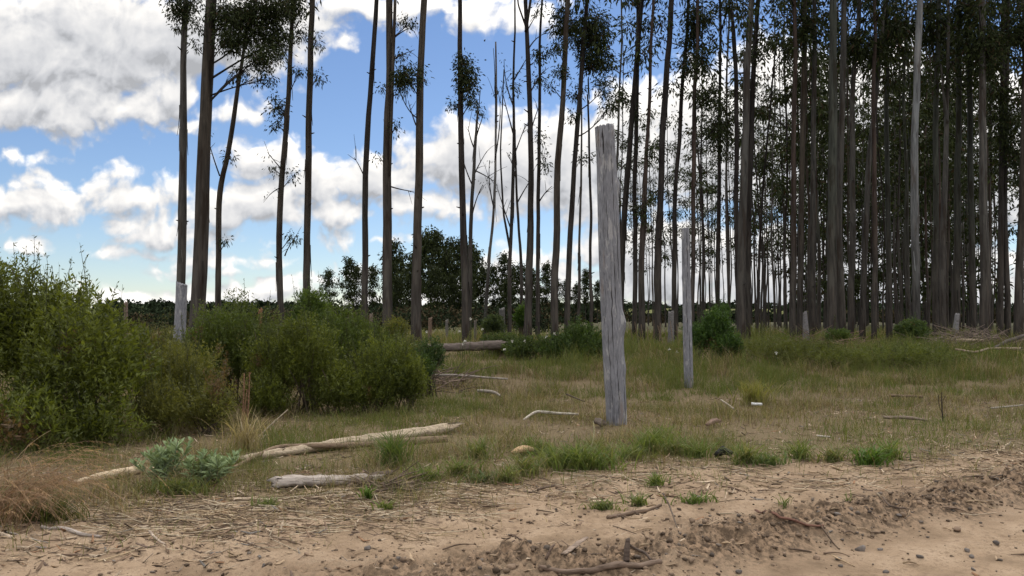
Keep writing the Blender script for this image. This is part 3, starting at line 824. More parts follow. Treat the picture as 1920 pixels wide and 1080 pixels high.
def master(seed, height, r0, z0, bark, crown, label, group, lean=0.0):
    rng = np.random.default_rng(3000 + seed)
    zz = np.concatenate([[-0.25, 0.15, 0.5], np.linspace(1.2, height, 22)])
    s = rng.uniform(0, 99)
    xx = 0.9 * (fbm(zz * 0.10 + s, zz * 0, 95, 3) - 0.5) * sstep(0, 5, zz) + lean * zz
    yy = 0.9 * (fbm(zz * 0.10 + s, zz * 0 + 7, 96, 3) - 0.5) * sstep(0, 5, zz)
    path = np.stack([xx, yy, zz], -1)
    rr = r0 * (1 - 0.78 * np.clip(zz / height, 0, 1)); rr[0] *= 1.4; rr[1] *= 1.15
    root = tag(empty('eucalyptus_tree', (0, 0, 0)), label, 'tree', group)
    g = Geo(); tube(g, path, rr, 8, None, rough=0.06, seed=seed)
    k = sstep(1.0, 8.0, g.V[0][:, 2])[:, None]
    g.C[0] = (np.array((0.045, 0.039, 0.034)) * (1 - k) + np.array(BARK[bark]) * k).astype(np.float32)
    g.build('trunk', M_BARK, root, True)
    fg = Geo()
    crown_up(None, fg, path, rr, z0, height, rng, **crown)
    fg.build('crown', M_LEAF, root)
    return root

LAB_P = 'slim dark trunked eucalyptus inside the plantation stand, behind its front row'
GRP_P = 'eucalyptus trees inside the plantation stand'
C1 = dict(step=1.75, blen=1.9, nspray=3, nl=38, L=0.33, W=0.11, spread=0.25, sides=4)
C2 = dict(step=1.55, blen=2.3, nspray=3, nl=38, L=0.42, W=0.15, spread=0.34, sides=4)
masters = [master(0, 24, 0.095, 10.0, 'grey', C1, LAB_P, GRP_P), master(1, 22, 0.078, 7.5, 'dark', C1, LAB_P, GRP_P),
           master(2, 25, 0.105, 11.0, 'olive', C1, LAB_P, GRP_P), master(3, 20, 0.08, 6.5, 'dark', C1, LAB_P, GRP_P),
           master(4, 23, 0.10, 9.5, 'red', C1, LAB_P, GRP_P), master(5, 24, 0.09, 9.0, 'brown', C1, LAB_P, GRP_P),
           master(6, 21, 0.10, 3.2, 'dark', C2, LAB_P, GRP_P), master(7, 22, 0.11, 2.2, 'grey', C2, LAB_P, GRP_P)]
C3 = dict(step=2.2, blen=1.5, nspray=2, nl=26, L=0.30, W=0.095, spread=0.24, sides=4)
masters += [master(8, 21, 0.062, 7.5, 'dark', C3, LAB_P, GRP_P), master(9, 23, 0.070, 10.5, 'grey', C3, LAB_P, GRP_P, 0.012), master(10, 19, 0.055, 6.0, 'brown', C3, LAB_P, GRP_P, -0.01)]
used = set()
def place(i, x, y, rng, s=1.0, label=None, group=None):
    sc = s * rng.uniform(0.88, 1.12)
    args = ((float(x), float(y), h1(x, y)), rng.uniform(0, 6.28), (sc, sc, sc * rng.uniform(0.94, 1.06)))
    if i in used:
        copy_tree(masters[i], *args, label, group)
    else:
        used.add(i); m = masters[i]; m.location, m.rotation_euler, m.scale = args[0], (0, 0, args[1]), args[2]
def plantation():
    rng = np.random.default_rng(44)
    pts = []
    def ok(x, y, d):
        return all((x - a) ** 2 + (y - b) ** 2 > d * d for a, b in pts)
    # rows; density grows to the right
    n = 0
    while n < 225:
        y = 35.5 + 66 * rng.random() ** 0.85
        u = rng.uniform(1150, 1990)
        k = sstep(1130, 1480, u)
        if rng.random() > 0.42 + 0.58 * k: continue
        if 1862 < u < 1925 and y > 36: 
            if rng.random() < 0.80: continue
        x = (u - 960) / F * y
        if not ok(x, y, 1.0): continue
        pts.append((x, y))
        if y < 48:
            i = rng.choice([0, 1, 2, 4, 5]) if u > 1450 else rng.choice([1, 3, 5, 0])
        else:
            i = rng.choice([0, 1, 2, 3, 4, 6, 7], p=[.10, .12, .10, .12, .10, .23, .23])
        if u < 1480: i = rng.choice([8, 9, 10, 3, 1], p=[.28, .28, .24, .10, .10])
        elif rng.random() < 0.34: i = rng.choice([8, 9, 10])
        place(int(i), x, y, rng)
        n += 1
plantation()

# --- far row of bushy trees seen between the bare trunks
def far_row():
    rng = np.random.default_rng(77)
    lab = 'dark bushy eucalyptus in the distant row seen between the bare trunks'
    grp = 'distant row of eucalyptus trees'
    cf = dict(step=0.46, blen=2.0, nspray=4, nl=26, L=0.52, W=0.22, spread=0.36, sides=4, red=0.0)
    ms = [master(20 + k, 13, 0.14, z0, 'grey', cf, lab, grp) for k, z0 in enumerate((3.0, 4.2, 2.2, 5.0))]
    first = [True] * 4
    # (u, top v, distance)
    spec = [(616, 508, 118), (655, 488, 112), (668, 500, 125), (700, 500, 118), (736, 455, 112), (750, 482, 118), (768, 500, 110), (790, 448, 100), (806, 432, 98), (820, 440, 102), (836, 470, 96), (848, 455, 104),
            (864, 452, 100), (880, 458, 96), (893, 475, 102), (776, 478, 104), (905, 505, 100), (925, 500, 108), (945, 478, 106), (962, 505, 112), (978, 498, 104), (1000, 510, 110), (1024, 495, 104), (1045, 525, 112),
            (1062, 528, 106), (1098, 510, 108), (1080, 535, 118), (815, 500, 90), (872, 505, 90), (1120, 530, 110), (745, 520, 100), (1010, 535, 96), (950, 530, 94), (850, 520, 92)]
    for q, (u, vt, y) in enumerate(spec):
        i = int(rng.integers(0, 4)); x = (u - 960) / F * y
        hh = CAM_Z + (592 - vt) / F * y - h1(x, y)
        s = hh / 13.0; sx = s * rng.uniform(0.85, 1.1)
        a = ((x, y, h1(x, y)), rng.uniform(0, 6.28), (sx, sx, s))
        if first[i]:
            first[i] = False; ms[i].location, ms[i].rotation_euler, ms[i].scale = a[0], (0, 0, a[1]), a[2]
        else:
            copy_tree(ms[i], *a)
far_row()
# ------------------------------------------------------------------ standing poles
def pole(label, pts, Y, seed, cat='wooden post', top_tilt=0.02, sides=72, n=170, tint=None, knots=(), name='wooden_pole', mat=None, ragged=0.0, bottom=None, group=None):
    """pts (u, v, width) top to foot at depth Y"""
    rng = np.random.default_rng(seed)
    W = np.array([at(u, v, Y) for u, v, w in pts]); r = np.array([w * Y / F / 2 for _, _, w in pts])
    order = np.argsort(W[:, 2]); W, r = W[order], r[order]
    g0 = h1(W[0, 0], Y) - 0.25
    zz = np.linspace(g0, W[-1, 2], n)
    xx = np.interp(zz, W[:, 2], W[:, 0]); rr = np.interp(zz, W[:, 2], r)
    # smooth the polyline
    ker = np.ones(9) / 9
    xx = np.convolve(np.pad(xx, 4, 'edge'), ker, 'valid')
    yy = Y + 0.02 * (fbm(zz * 0.9 + seed, zz * 0, 101, 2) - 0.5)
    th = np.linspace(0, 2 * np.pi, sides, endpoint=False)
    Z, TH = np.meshgrid(zz, th, indexing='ij')
    ca, sa = np.cos(TH), np.sin(TH)
    rad = rr[:, None] * (1 + 0.05 * (fbm(ca * 1.6 + 5 + seed, sa * 1.6 + Z * 0.7, 102, 3) - 0.5) * 2
                         + 0.012 * (fbm(ca * 7 + seed, sa * 7 + Z * 1.1, 103, 3) - 0.5) * 2)
    # drying cracks: deep narrow grooves that wander along the grain
    for q in range(7):
        t0 = rng.uniform(0, 2 * np.pi); za, zb = sorted(rng.uniform(zz[0], zz[-1], 2)); zb = max(zb, za + 0.8)
        cen = t0 + 0.25 * (fbm(Z * 1.3 + q * 9, Z * 0, 104, 3) - 0.5)
        dd = np.abs((TH - cen + np.pi) % (2 * np.pi) - np.pi)
        rad -= rr[:, None] * 0.09 * np.exp(-(dd / 0.05) ** 2) * sstep(za, za + .25, Z) * sstep(zb, zb - .25, Z)
    for (vz, ang, amp, size) in knots:
        zk = at(960, vz, Y)[2]
        dd = np.abs((TH - ang + np.pi) % (2 * np.pi) - np.pi) * rr[:, None]
        rad += amp * np.exp(-(dd ** 2 + (Z - zk) ** 2 * 0.55) / size ** 2)
    X = xx[:, None] + rad * ca; Yc = yy[:, None] + rad * sa
    Zt = Z.copy()
    if ragged:
        Zt[-1] += ragged * (rng.random(sides) - 0.7); Zt[-2] = np.minimum(Zt[-2], Zt[-1] - 0.01)
    Zt[-1] += top_tilt * ca[-1]
    V = np.stack([X, Yc, Zt], -1)
    # top face: a small inset ring and a centre
    inner = V[-1] * 0.35 + V[-1].mean(0) * 0.65 + rng.normal(0, 0.004, (sides, 3)) - (0, 0, 0.01)
    c = inner.mean(0, keepdims=True)
    k = sides
    i = np.arange(n)[:, None] * k; j = np.arange(k)[None, :]; j2 = (j + 1) % k
    Vall = np.concatenate([V.reshape(-1, 3), inner, c])
    Q = np.stack([i + j, i + j2, i + k + j2, i + k + j], -1).reshape(-1, 4)
    j = np.arange(k); T = np.stack([n * k + j, n * k + (j + 1) % k, np.full(k, (n + 1) * k)], -1)
    base = np.array([xx[0], Y, g0 + 0.25])
    t = np.ones((len(Vall), 3)) * (tint if tint is not None else (0.3, 0.29, 0.28))
    return tag(mesh(name, Vall, Q, T, mat or M_POST, t, True, None, base), label, cat, group)

tall_pole = pole('tall thick weathered grey pole standing nearest in the rough grass, knot on its right side',
     [(1133, 237, 36), (1137, 300, 37), (1141, 400, 40), (1143, 480, 40), (1146, 560, 40), (1149, 640, 40), (1152, 700, 40), (1155, 750, 39.5), (1156.5, 800, 39)], 11.4, 1, ragged=0.03,
     knots=[(348, -0.15, 0.045, 0.07), (607, -0.25, 0.05, 0.11), (690, -0.3, 0.02, 0.08)])
slim_pole = pole('slimmer weathered grey pole farther back on the grass, right of the thick one',
     [(1285, 428, 14), (1286, 480, 15), (1288, 560, 16), (1289.5, 640, 17), (1291, 700, 17), (1291.5, 728, 17)], 16.6, 2, knots=[(520, 3.3, 0.012, 0.05)])
pole('short broken grey pole with a notched top, leaning among the bushes at left', [(341, 532, 20), (340, 560, 20), (337, 620, 21), (335, 650, 21)], 19.5, 3, ragged=0.08, n=60, top_tilt=-0.05)
def pole_cracks(o, sides, n, spec, seed):
    """open drying cracks along the grain: thin dark splits lying in the wood's surface"""
    V = np.array([v.co[:] for v in o.data.vertices])[:sides * n].reshape(n, sides, 3)
    cen = V.mean(1); g = Geo()
    for q, (k0, k1, ang, w) in enumerate(spec):
        i = np.arange(int(k0 * n), int(k1 * n)); a = ang + 0.10 * (fbm(i * 0.12 + q * 3, i * 0.0 + seed, 171, 3) - 0.5) * 2
        j = (a / (2 * np.pi) * sides) % sides; j0 = j.astype(int); f = (j - j0)[:, None]
        p = V[i, j0] * (1 - f) + V[i, (j0 + 1) % sides] * f
        p = cen[i] + (p - cen[i]) * 0.992
        t = np.linspace(0, 1, len(i))
        tube(g, p, 1.5 * w * np.sin(np.pi * np.clip(t, 0.04, 0.96)) ** 0.6 * (0.6 + 0.8 * vnoise(i * 0.3, i * 0.0 + q, 5)), 5, (0.025, 0.021, 0.02), cap=False)
    g.build('crack', M_STEM, o, True)
F3 = -math.pi / 2                                         # the side that faces the track
pole_cracks(tall_pole, 72, 170, [(0.06, 0.30, F3 + 0.15, .0035), (0.28, 0.52, F3 - 0.1, .005), (0.40, 0.62, F3 + 0.32, .004), (0.60, 0.80, F3 - 0.25, .0035), (0.90, 0.995, F3 - 0.35, .006), (0.66, 0.97, F3 + 0.42, .003), (0.12, 0.40, F3 - 0.5, .003), (0.5, 0.7, F3 + 0.75, .005), (0.03, 0.2, F3 + 0.8, .004)], 1)
pole_cracks(slim_pole, 72, 170, [(0.1, 0.4, F3 + 0.2, .004), (0.35, 0.7, F3 - 0.3, .004), (0.7, 0.99, F3 + 0.1, .004)], 2)
small_poles = [
 ('small weathered post poking above the big leafy bush', (236, 566, 7), (236, 620, 7), 24, (0.30, 0.22, 0.17)),
 ('short reddish stump post among the bushes, below the bent leafy tree', (488, 578, 8), (488, 640, 9), 24, (0.34, 0.16, 0.09)),
 ('thin tan stake on the bank, left one of the pair left of the fallen log', (807, 596, 7), (806, 640, 7), 30, (0.33, 0.23, 0.17)),
 ('thin grey stake on the bank, right one of the pair left of the fallen log', (838, 600, 5), (838, 640, 5), 31, (0.28, 0.26, 0.23)),
 ('short stake on the bank between the dark tufted tree and the pale sapling', (891, 601, 5), (891, 635, 5), 30, (0.26, 0.23, 0.19)),
 ('stubby grey stump behind the pale leaning sapling', (941, 578, 11), (942, 640, 12), 31, (0.2, 0.19, 0.18)),
 ('stubby stump right of the thick pole, at the foot of the thinner pole', (1258, 583, 11), (1258, 640, 12), 28.5, (0.27, 0.255, 0.245)),
 ('pale jagged stump at the front of the dense stand', (1795, 588, 8), (1789, 645, 13), 27.5, (0.30, 0.285, 0.285)),
 ('low jagged grey stump at the left front of the dense stand', (1509, 584, 7), (1512, 645, 14), 27.8, (0.27, 0.25, 0.25)),
 ('tan broken stake beside the narrow leafless tree', (696, 588, 6), (695, 640, 7), 23.8, (0.26, 0.2, 0.16)),
]
for q, (lab, a, b, Y, t) in enumerate(small_poles):
    pole(lab, [a, ((a[0] + b[0]) / 2, (a[1] + b[1]) / 2, (a[2] + b[2]) / 2), b], Y, 10 + q, sides=14, n=30, tint=np.array(t) * 0.6, mat=M_WOOD, ragged=0.14, name='stump' if 'stump' in lab and 'post' not in lab else 'wooden_stake', cat='stump' if 'stump' in lab and 'post' not in lab else 'stake')

# ------------------------------------------------------------------ shrubs
def shrub(label, lobes, nsh, leafL, leafW, ca, cb, seed, name='shrub', cat='shrub', per=16, upright=0.8, shoot=(0.22, 0.42), airy=0, dead=0.0):
    rng = np.random.default_rng(500 + seed)
    L = []
    for (u, v, Y, ru, rv) in lobes:
        c = at(u, v, Y); s = Y / F
        L.append((c, np.array([ru * s, ru * s * 0.8, rv * s * 1.12])))
    w = np.array([r[0] * r[2] for c, r in L]); w = w / w.sum()
    base = np.array([L[0][0][0], L[0][0][1], h1(L[0][0][0], L[0][0][1])])
    root = tag(empty(name, base), label, cat)
    fg, sg = Geo(), Geo()
    bst = 1.0 if max(cb) > 0.13 else 1.35
    ca, cb = np.array(ca) * bst, np.array(cb) * bst
    idx = rng.choice(len(L), nsh, p=w)
    C = np.array([L[i][0] for i in idx]); R = np.array([L[i][1] for i in idx])
    d = rng.normal(size=(nsh, 3)); d[:, 2] = np.abs(d[:, 2]) * 1.0 - 0.25 * rng.random(nsh); d[:, 1] -= 0.35
    d /= np.linalg.norm(d, axis=1, keepdims=True)
    k = rng.random(nsh) ** 0.35
    lump = 0.66 + 0.70 * fbm(d[:, 0] * 2.4 + idx * 5.1 + seed, d[:, 2] * 2.4 + d[:, 1] * 1.9 + idx * 3.3, 111, 3)
    tip = C + d * R * (k * lump)[:, None]
    gz = H(tip[:, 0], tip[:, 1]); tip[:, 2] = np.maximum(tip[:, 2], gz + 0.12)
    D = d * np.array([0.55, 0.55, 0.4]) + rng.normal(0, 0.28, (nsh, 3)) + np.array([0, 0, upright])
    D /= np.linalg.norm(D, axis=1, keepdims=True)
    sl = rng.uniform(*shoot, nsh)
    # leaves along every shoot
    n = nsh * per
    t = rng.random((nsh, per)) ** 0.8
    P = (tip[:, None] - D[:, None] * ((1 - t) * sl[:, None])[..., None]).reshape(-1, 3) + rng.normal(0, 0.012, (n, 3))
    DD = np.repeat(D, per, 0)
    lsz = np.repeat(rng.uniform(0.65, 1.45, nsh), per)
    side = rng.normal(size=(n, 3)); side -= DD * (side * DD).sum(1, keepdims=True); side /= np.linalg.norm(side, axis=1, keepdims=True) + 1e-9
    ld = DD * 0.75 + side * 0.75
    mixk = np.clip(0.5 * rng.random(nsh) + 0.9 * (fbm(tip[:, 0] * 1.6 + seed, tip[:, 2] * 1.6 + tip[:, 1], 112, 3) - 0.25), 0, 1)
    mk = np.clip(np.repeat(mixk, per) + rng.normal(0, 0.16, n) + 0.25 * (t.reshape(-1) - 0.6), 0, 1)[:, None]
    tint = ca * (1 - mk) + cb * mk
    dead = dead * 0.8 or 0.17
    if dead:
        br = np.repeat(fbm(tip[:, 0] * 2.2, tip[:, 2] * 2.2, 113, 2) > 1 - dead, per)
        tint[br] = np.array([0.13, 0.085, 0.045]) * rng.uniform(0.6, 1.2, (br.sum(), 1))
    leaves(fg, P, ld, rng.uniform(0.6, 1.25, n) * leafL * lsz, rng.uniform(0.7, 1.25, n) * leafW * lsz, tint, rng, 0.05)
    # sparse taller wands that stick out of the outline
    airy = max(int(airy * 1.3), nsh // 50)
    if airy:
        ii = rng.choice(np.where(d[:, 2] > 0.35)[0], airy)
        for i in ii:
            a = tip[i]; b = a + (D[i] * 0.4 + (0, 0, 0.9)) * rng.uniform(0.15, 0.42)
            pth = bezier_limb(a - D[i] * 0.2, b, rng, 0.02, 5)
            tube(fg, pth, np.linspace(0.005, 0.0018, 5), 4, (0.07, 0.075, 0.035), cap=False)
            m = 14; tt = rng.random(m)
            leaves(fg, pth[1] + (b - pth[1]) * tt[:, None] + rng.normal(0, .01, (m, 3)), rng.normal(0, .8, (m, 3)) + (0, 0, .6), leafL * 0.75, leafW * 0.7, ca * 0.9 + cb * 0.1, rng, 0.0)
    # stems
    for q in range(min(60, nsh // 12)):
        i = rng.integers(0, nsh)
        cx = C[i] + rng.normal(0, .25, 3) * R[i]
        a = np.array([cx[0] * 0.75 + C[i][0] * .25, cx[1], 0]); a[2] = h1(a[0], a[1]) - 0.05
        pth = bezier_limb(a, tip[i] - D[i] * 0.1, rng, 0.12, 7, 0.06)
        tube(sg, pth, np.linspace(0.014, 0.004, 7), 5, np.array([0.11, 0.085, 0.06]) * rng.uniform(.6, 1.2), cap=False)
    fg.build('foliage', M_SHRUB, root, False, base)
    sg.build('stems', M_STEM, root, True, base)
    return root

GA, GB = (0.044, 0.055, 0.011), (0.138, 0.162, 0.028)      # dark and fresh green of the shrubs
OA, OB = (0.075, 0.080, 0.022), (0.18, 0.18, 0.042)
shrub('large leafy bush filling the left side, tallest of the bushes, silvery wands along its top', [(30, 665, 10.4, 150, 165), (150, 720, 9.9, 120, 165), (-130, 640, 11, 170, 190), (222, 700, 10.4, 70, 100), (50, 790, 9.4, 150, 70), (190, 800, 9.5, 90, 55), (95, 620, 10.5, 95, 85)],
      4600, 0.075, 0.021, GA, GB, 1, per=16, airy=130, shoot=(0.25, 0.5))
shrub('low olive bush with brown dead twigs, right beside the large left bush', [(345, 722, 11.2, 85, 78), (395, 765, 10.6, 60, 62), (300, 770, 10.3, 55, 62), (320, 690, 11.6, 60, 50)], 2000, 0.045, 0.013, OA, OB, 2, airy=20, dead=0.40)
shrub('dark rounded bush at the foot of the thickest brown tree', [(432, 648, 14, 92, 84), (380, 685, 13.6, 72, 66), (480, 680, 13.8, 60, 72)], 2500, 0.05, 0.016, GA, (0.07, 0.095, 0.02), 3, airy=25)
shrub('dense bush in the middle of the left thicket, brown dead leaves at its base', [(525, 695, 12.8, 74, 92), (575, 685, 12.6, 66, 92), (500, 750, 12.3, 55, 50), (625, 735, 12.5, 58, 56)], 2800, 0.05, 0.014, GA, GB, 4, airy=15, dead=0.2)
shrub('pointed dark bush rising above the thicket at the foot of the straight dark tree', [(585, 600, 17, 46, 52), (560, 625, 17, 40, 40), (615, 625, 17, 34, 40), (585, 560, 17, 26, 22)], 1200, 0.06, 0.02, (0.028, 0.044, 0.012), (0.085, 0.125, 0.024), 5, airy=25)
shrub('bright green bush just right of the pointed dark bush', [(650, 640, 15, 66, 64), (700, 655, 14.6, 56, 54), (620, 680, 14.5, 52, 56)], 1900, 0.05, 0.015, GA, (0.10, 0.14, 0.025), 6, airy=12)
shrub('round bright green bush at the right end of the left thicket', [(722, 702, 13, 76, 70), (685, 735, 12.7, 60, 50), (768, 722, 12.9, 40, 52)], 2300, 0.045, 0.013, (0.045, 0.060, 0.013), (0.155, 0.18, 0.03), 7, airy=6)
shrub('small dark bush beside the left end of the fallen log', [(806, 668, 15.5, 34, 34), (790, 690, 15, 30, 26)], 500, 0.05, 0.017, (0.02, 0.035, 0.012), (0.05, 0.08, 0.02), 8)
shrub('dark green scrub left of the thick pole, topped by dry brown stems', [(1085, 636, 22, 46, 36), (1040, 655, 21.5, 40, 28), (1110, 655, 21.5, 34, 28)], 900, 0.07, 0.025, (0.02, 0.036, 0.01), (0.055, 0.085, 0.02), 9, airy=12)
shrub('low scrub with white flower heads right of the fallen log', [(985, 652, 22, 46, 24), (940, 640, 23, 40, 18)], 500, 0.07, 0.024, (0.026, 0.04, 0.012), (0.07, 0.095, 0.024), 10)
shrub('fresh green sapling bush under the trees behind the fallen log', [(978, 600, 29, 16, 28)], 220, 0.10, 0.035, (0.03, 0.055, 0.012), (0.07, 0.12, 0.02), 11)
shrub('grey green weed bush behind the fallen log, by the stubby grey stump', [(925, 612, 28, 26, 22)], 260, 0.09, 0.03, (0.024, 0.036, 0.016), (0.06, 0.08, 0.03), 12)
shrub('dark bushy shrub surrounding the foot of the thinner pole on the bank', [(1345, 625, 21.5, 34, 48), (1312, 640, 21.5, 34, 38), (1365, 650, 21, 34, 30), (1355, 590, 22, 18, 24)], 1200, 0.07, 0.023, (0.02, 0.038, 0.011), (0.055, 0.10, 0.02), 13, airy=8, dead=0.2)
shrub('round shrub at the foot of the dense stand, below the brightest trunk', [(1712, 622, 26.5, 32, 24)], 420, 0.08, 0.03, (0.026, 0.04, 0.014), (0.06, 0.09, 0.025), 14)
shrub('pale weed clump left of the tall brown tufted tree, behind the round bush', [(742, 618, 20, 26, 24)], 300, 0.06, 0.018, OA, OB, 15)
shrub('leafy weed hedge in front of the stout brown tree, right of the bright green bush', [(745, 655, 17, 50, 26), (700, 645, 18, 36, 30)], 700, 0.055, 0.016, OA, OB, 17, airy=10)
shrub('olive scrub filling the gap between the large left bush and the broken grey pole', [(300, 690, 12, 60, 62), (265, 660, 12.4, 40, 40)], 1100, 0.05, 0.016, OA, OB, 18, airy=15)
shrub('wide low weed mound on the bank, right of the two poles', [(1480, 655, 21, 110, 22), (1560, 668, 20, 90, 18)], 900, 0.07, 0.02, OA, (0.12, 0.14, 0.034), 19)
shrub('grassy weed mound on the bank in front of the round shrub', [(1700, 668, 20.5, 110, 22)], 700, 0.07, 0.018, (0.055, 0.07, 0.02), (0.13, 0.15, 0.035), 20)
shrub('low scrub below the thick mossy trunk', [(1570, 628, 26.5, 26, 12)], 200, 0.08, 0.028, (0.03, 0.05, 0.014), (0.07, 0.10, 0.024), 16)

# ------------------------------------------------------------------ grass
def blades(geo, x, y, hgt, wid, lean, tint, rng, levels=2, z=None):
    """curved grass blades; arrays"""
    n = len(x)
    z = (H(x, y) if z is None else z) - 0.01
    an = rng.uniform(0, 2 * np.pi, n)
    d = np.stack([np.cos(an), np.sin(an)], -1)
    fa = rng.uniform(0, 2 * np.pi, n)                       # facing of the blade's width
    s = np.stack([np.cos(fa), np.sin(fa), np.zeros(n)], -1)
    base = np.stack([x, y, z], -1)
    rows = []
    for k in range(levels):
        t = k / levels
        p = base + np.stack([d[:, 0] * lean * hgt * t ** 2, d[:, 1] * lean * hgt * t ** 2, hgt * t * (1 - 0.28 * lean * t)], -1)
        w = (wid * (1 - 0.45 * t))[:, None] / 2
        rows += [p - s * w, p + s * w]
    tip = base + np.stack([d[:, 0] * lean * hgt, d[:, 1] * lean * hgt, hgt * (1 - 0.38 * lean)], -1)
    V = np.stack(rows + [tip], 1); m = V.shape[1]
    o = np.arange(n)[:, None] * m
    Q = np.concatenate([o + np.array([[2 * k, 2 * k + 1, 2 * k + 3, 2 * k + 2]]) for k in range(levels - 1)]) if levels > 1 else None
    T = o + np.array([[2 * levels - 2, 2 * levels - 1, 2 * levels]])
    geo.add(V.reshape(-1, 3), Q, T, np.repeat(tint, m, 0))

DRY = np.array([0.30, 0.245, 0.15]); DRY2 = np.array([0.19, 0.14, 0.085]); OLV = np.array([0.135, 0.135, 0.048]); GRN = np.array([0.085, 0.122, 0.027]); GRN2 = np.array([0.050, 0.078, 0.018])

def grass_field():
    rng = np.random.default_rng(9)
    g = Geo()
    for (y0, y1, dens, wd, lv) in ((5.0, 9.5, 1500, 0.0042, 3), (9.5, 14, 1000, 0.0062, 2), (14, 20, 620, 0.009, 2), (20, 28, 330, 0.014, 2), (28, 40, 100, 0.026, 2)):
        # candidate points in the wedge one can see, with a margin
        hw = lambda yy: 0.74 * yy + 0.8
        area = (hw(y0) + hw(y1)) * (y1 - y0)
        n = int(area * dens)
        nc = n // 14                                     # tufts, and loose blades between them
        yc = np.sqrt(rng.uniform(y0 ** 2, y1 ** 2, nc)); xc = rng.uniform(-1, 1, nc) * hw(yc)
        ci = rng.integers(0, nc, n); loose = rng.random(n) < 0.25
        rad = (0.025 + 0.05 * rng.random(nc))[ci] * (1 + 0.04 * yc[ci])
        x = xc[ci] + rng.normal(0, 1, n) * rad; y = yc[ci] + rng.normal(0, 1, n) * rad
        y = np.where(loose, np.sqrt(rng.uniform(y0 ** 2, y1 ** 2, n)), y); x = np.where(loose, rng.uniform(-1, 1, n) * hw(y), x)
        chh = (0.45 + 0.95 * rng.random(nc) ** 1.6)[ci]; cr = rng.random(nc)[ci]; clean = (0.15 + 1.1 * rng.random(nc))[ci]
        ed = grass_edge_y(x) - 2.2 * (fbm(x * 0.9, y * 0.9, 71, 5, 0.6) - 0.5)
        patch = fbm(x * 0.8, y * 0.8, 121, 4)
        pr = (0.87 * sstep(-0.5, 1.0, y - ed) + 0.13 * sstep(-2.0, -0.3, y - ed)) * np.clip(0.1 + 2.6 * (fbm(x * 1.5, y * 1.5, 122, 4) - 0.30), 0.04, 1.0)
        # thin, worn sward on the right side of the field
        pr *= 1 - 0.55 * sstep(1.5, 4, x) * sstep(14.5, 11, y)
        keep = rng.random(n) < pr
        x, y, patch, ed, chh, cr, clean = [q[keep] for q in (x, y, patch, ed, chh, cr, clean)]; n = len(x)
        bank = sstep(14.5, 19.5, y)
        hh = (0.05 + 0.25 * fbm(x * 1.3, y * 1.3, 123, 3)) * (1 - bank) + (0.10 + 0.60 * fbm(x * 0.6, y * 0.6, 124, 3) ** 1.3) * bank
        hh *= 0.75 + 0.25 * sstep(0, 1.5, y - ed)
        hh *= rng.uniform(0.55, 1.3, n) * chh * 1.35
        gmix = np.clip((patch - 0.5) * 4.0 + 0.27 + 0.62 * bank, 0, 1)                 # green share by patch
        edge_green = np.exp(-((y - ed - 0.55) / 0.6) ** 2) * sstep(-1.6, 0.3, x)
        gmix = np.clip(gmix + 0.5 * edge_green, 0, 1)
        r = np.clip(cr + rng.normal(0, 0.18, n), 0, 1)
        green = (r < gmix)[:, None]
        k = rng.random(n)[:, None]
        tint = np.where(green, GRN * (1 - k) + OLV * k, np.where(k > 0.5, DRY * (0.6 + 0.4 * k), DRY2 * (0.5 + k)))
        tint = np.where(((r > 0.72) & ~green[:, 0])[:, None], OLV * (0.7 + 0.6 * k), tint)
        tint = tint * rng.uniform(0.75, 1.2, (n, 1))
        blades(g, x, y, hh, wd * rng.uniform(0.6, 1.4, n), np.where((rng.random(n) < 0.22) & (y < 17), rng.uniform(1.3, 2.1, n), np.clip(clean * rng.uniform(0.5, 1.3, n), 0.05, 1.4)), tint, rng, lv)
    tag(g.build('grass', M_GRASS), 'rough mixed green and straw coloured grass of the field and bank', 'grass', kind='stuff')
grass_field()

def tussock(label, u, v, rpx, n, h, w, ca, cb, lean, seed, name='grass_tussock', cat='grass clump', rv=None, spread=1.0):
    rng = np.random.default_rng(700 + seed)
    p = gnd(u, v); s = p[1] / F * rpx
    n = int(n * 0.75); a = rng.uniform(0, 6.28, n); k = np.minimum(np.abs(rng.normal(0, 0.55, n)), 1.15) * (0.55 + 0.9 * vnoise(np.cos(a) * 2 + seed * 3.1, np.sin(a) * 2, seed))
    x = p[0] + s * k * np.cos(a); y = p[1] + s * (rv or 0.7) * k * np.sin(a)
    g = Geo(); kk = rng.random(n)[:, None]
    tint = (np.array(ca) * (1 - kk) + np.array(cb) * kk) * rng.uniform(0.8, 1.2, (n, 1))
    blades(g, x, y, h * 1.3 * rng.uniform(0.35, 1.15, n), w * 1.45 * rng.uniform(0.6, 1.4, n), rng.uniform(lean[0], lean[1], n), tint, rng, 4)
    return tag(g.build(name, M_GRASS, None, False, p), label, cat)

LUSH, LUSH2 = (0.085, 0.135, 0.03), (0.17, 0.185, 0.07)
tussock('yellowish green grass tussock in the field right of the two poles', 1412, 760, 30, 420, 0.42, 0.009, (0.17, 0.18, 0.045), (0.24, 0.21, 0.08), (0.2, 0.8), 1)
tussock('bright green broad bladed clump at the sand edge on the right', 1632, 872, 30, 170, 0.21, 0.016, LUSH, (0.07, 0.13, 0.025), (0.4, 1.2), 2)
tussock('tall dark green grass clump behind the split log', 738, 875, 40, 360, 0.36, 0.007, (0.06, 0.10, 0.025), (0.12, 0.15, 0.045), (0.2, 0.9), 3)
tussock('lush grass strip at the sand edge in front of the thick pole', 1085, 880, 75, 620, 0.25, 0.010, LUSH, LUSH2, (0.3, 1.1), 4, rv=0.35)
tussock('green grass clump at the right foot of the thick pole', 1215, 850, 48, 420, 0.26, 0.008, LUSH, (0.16, 0.18, 0.06), (0.3, 1.0), 5, rv=0.5)
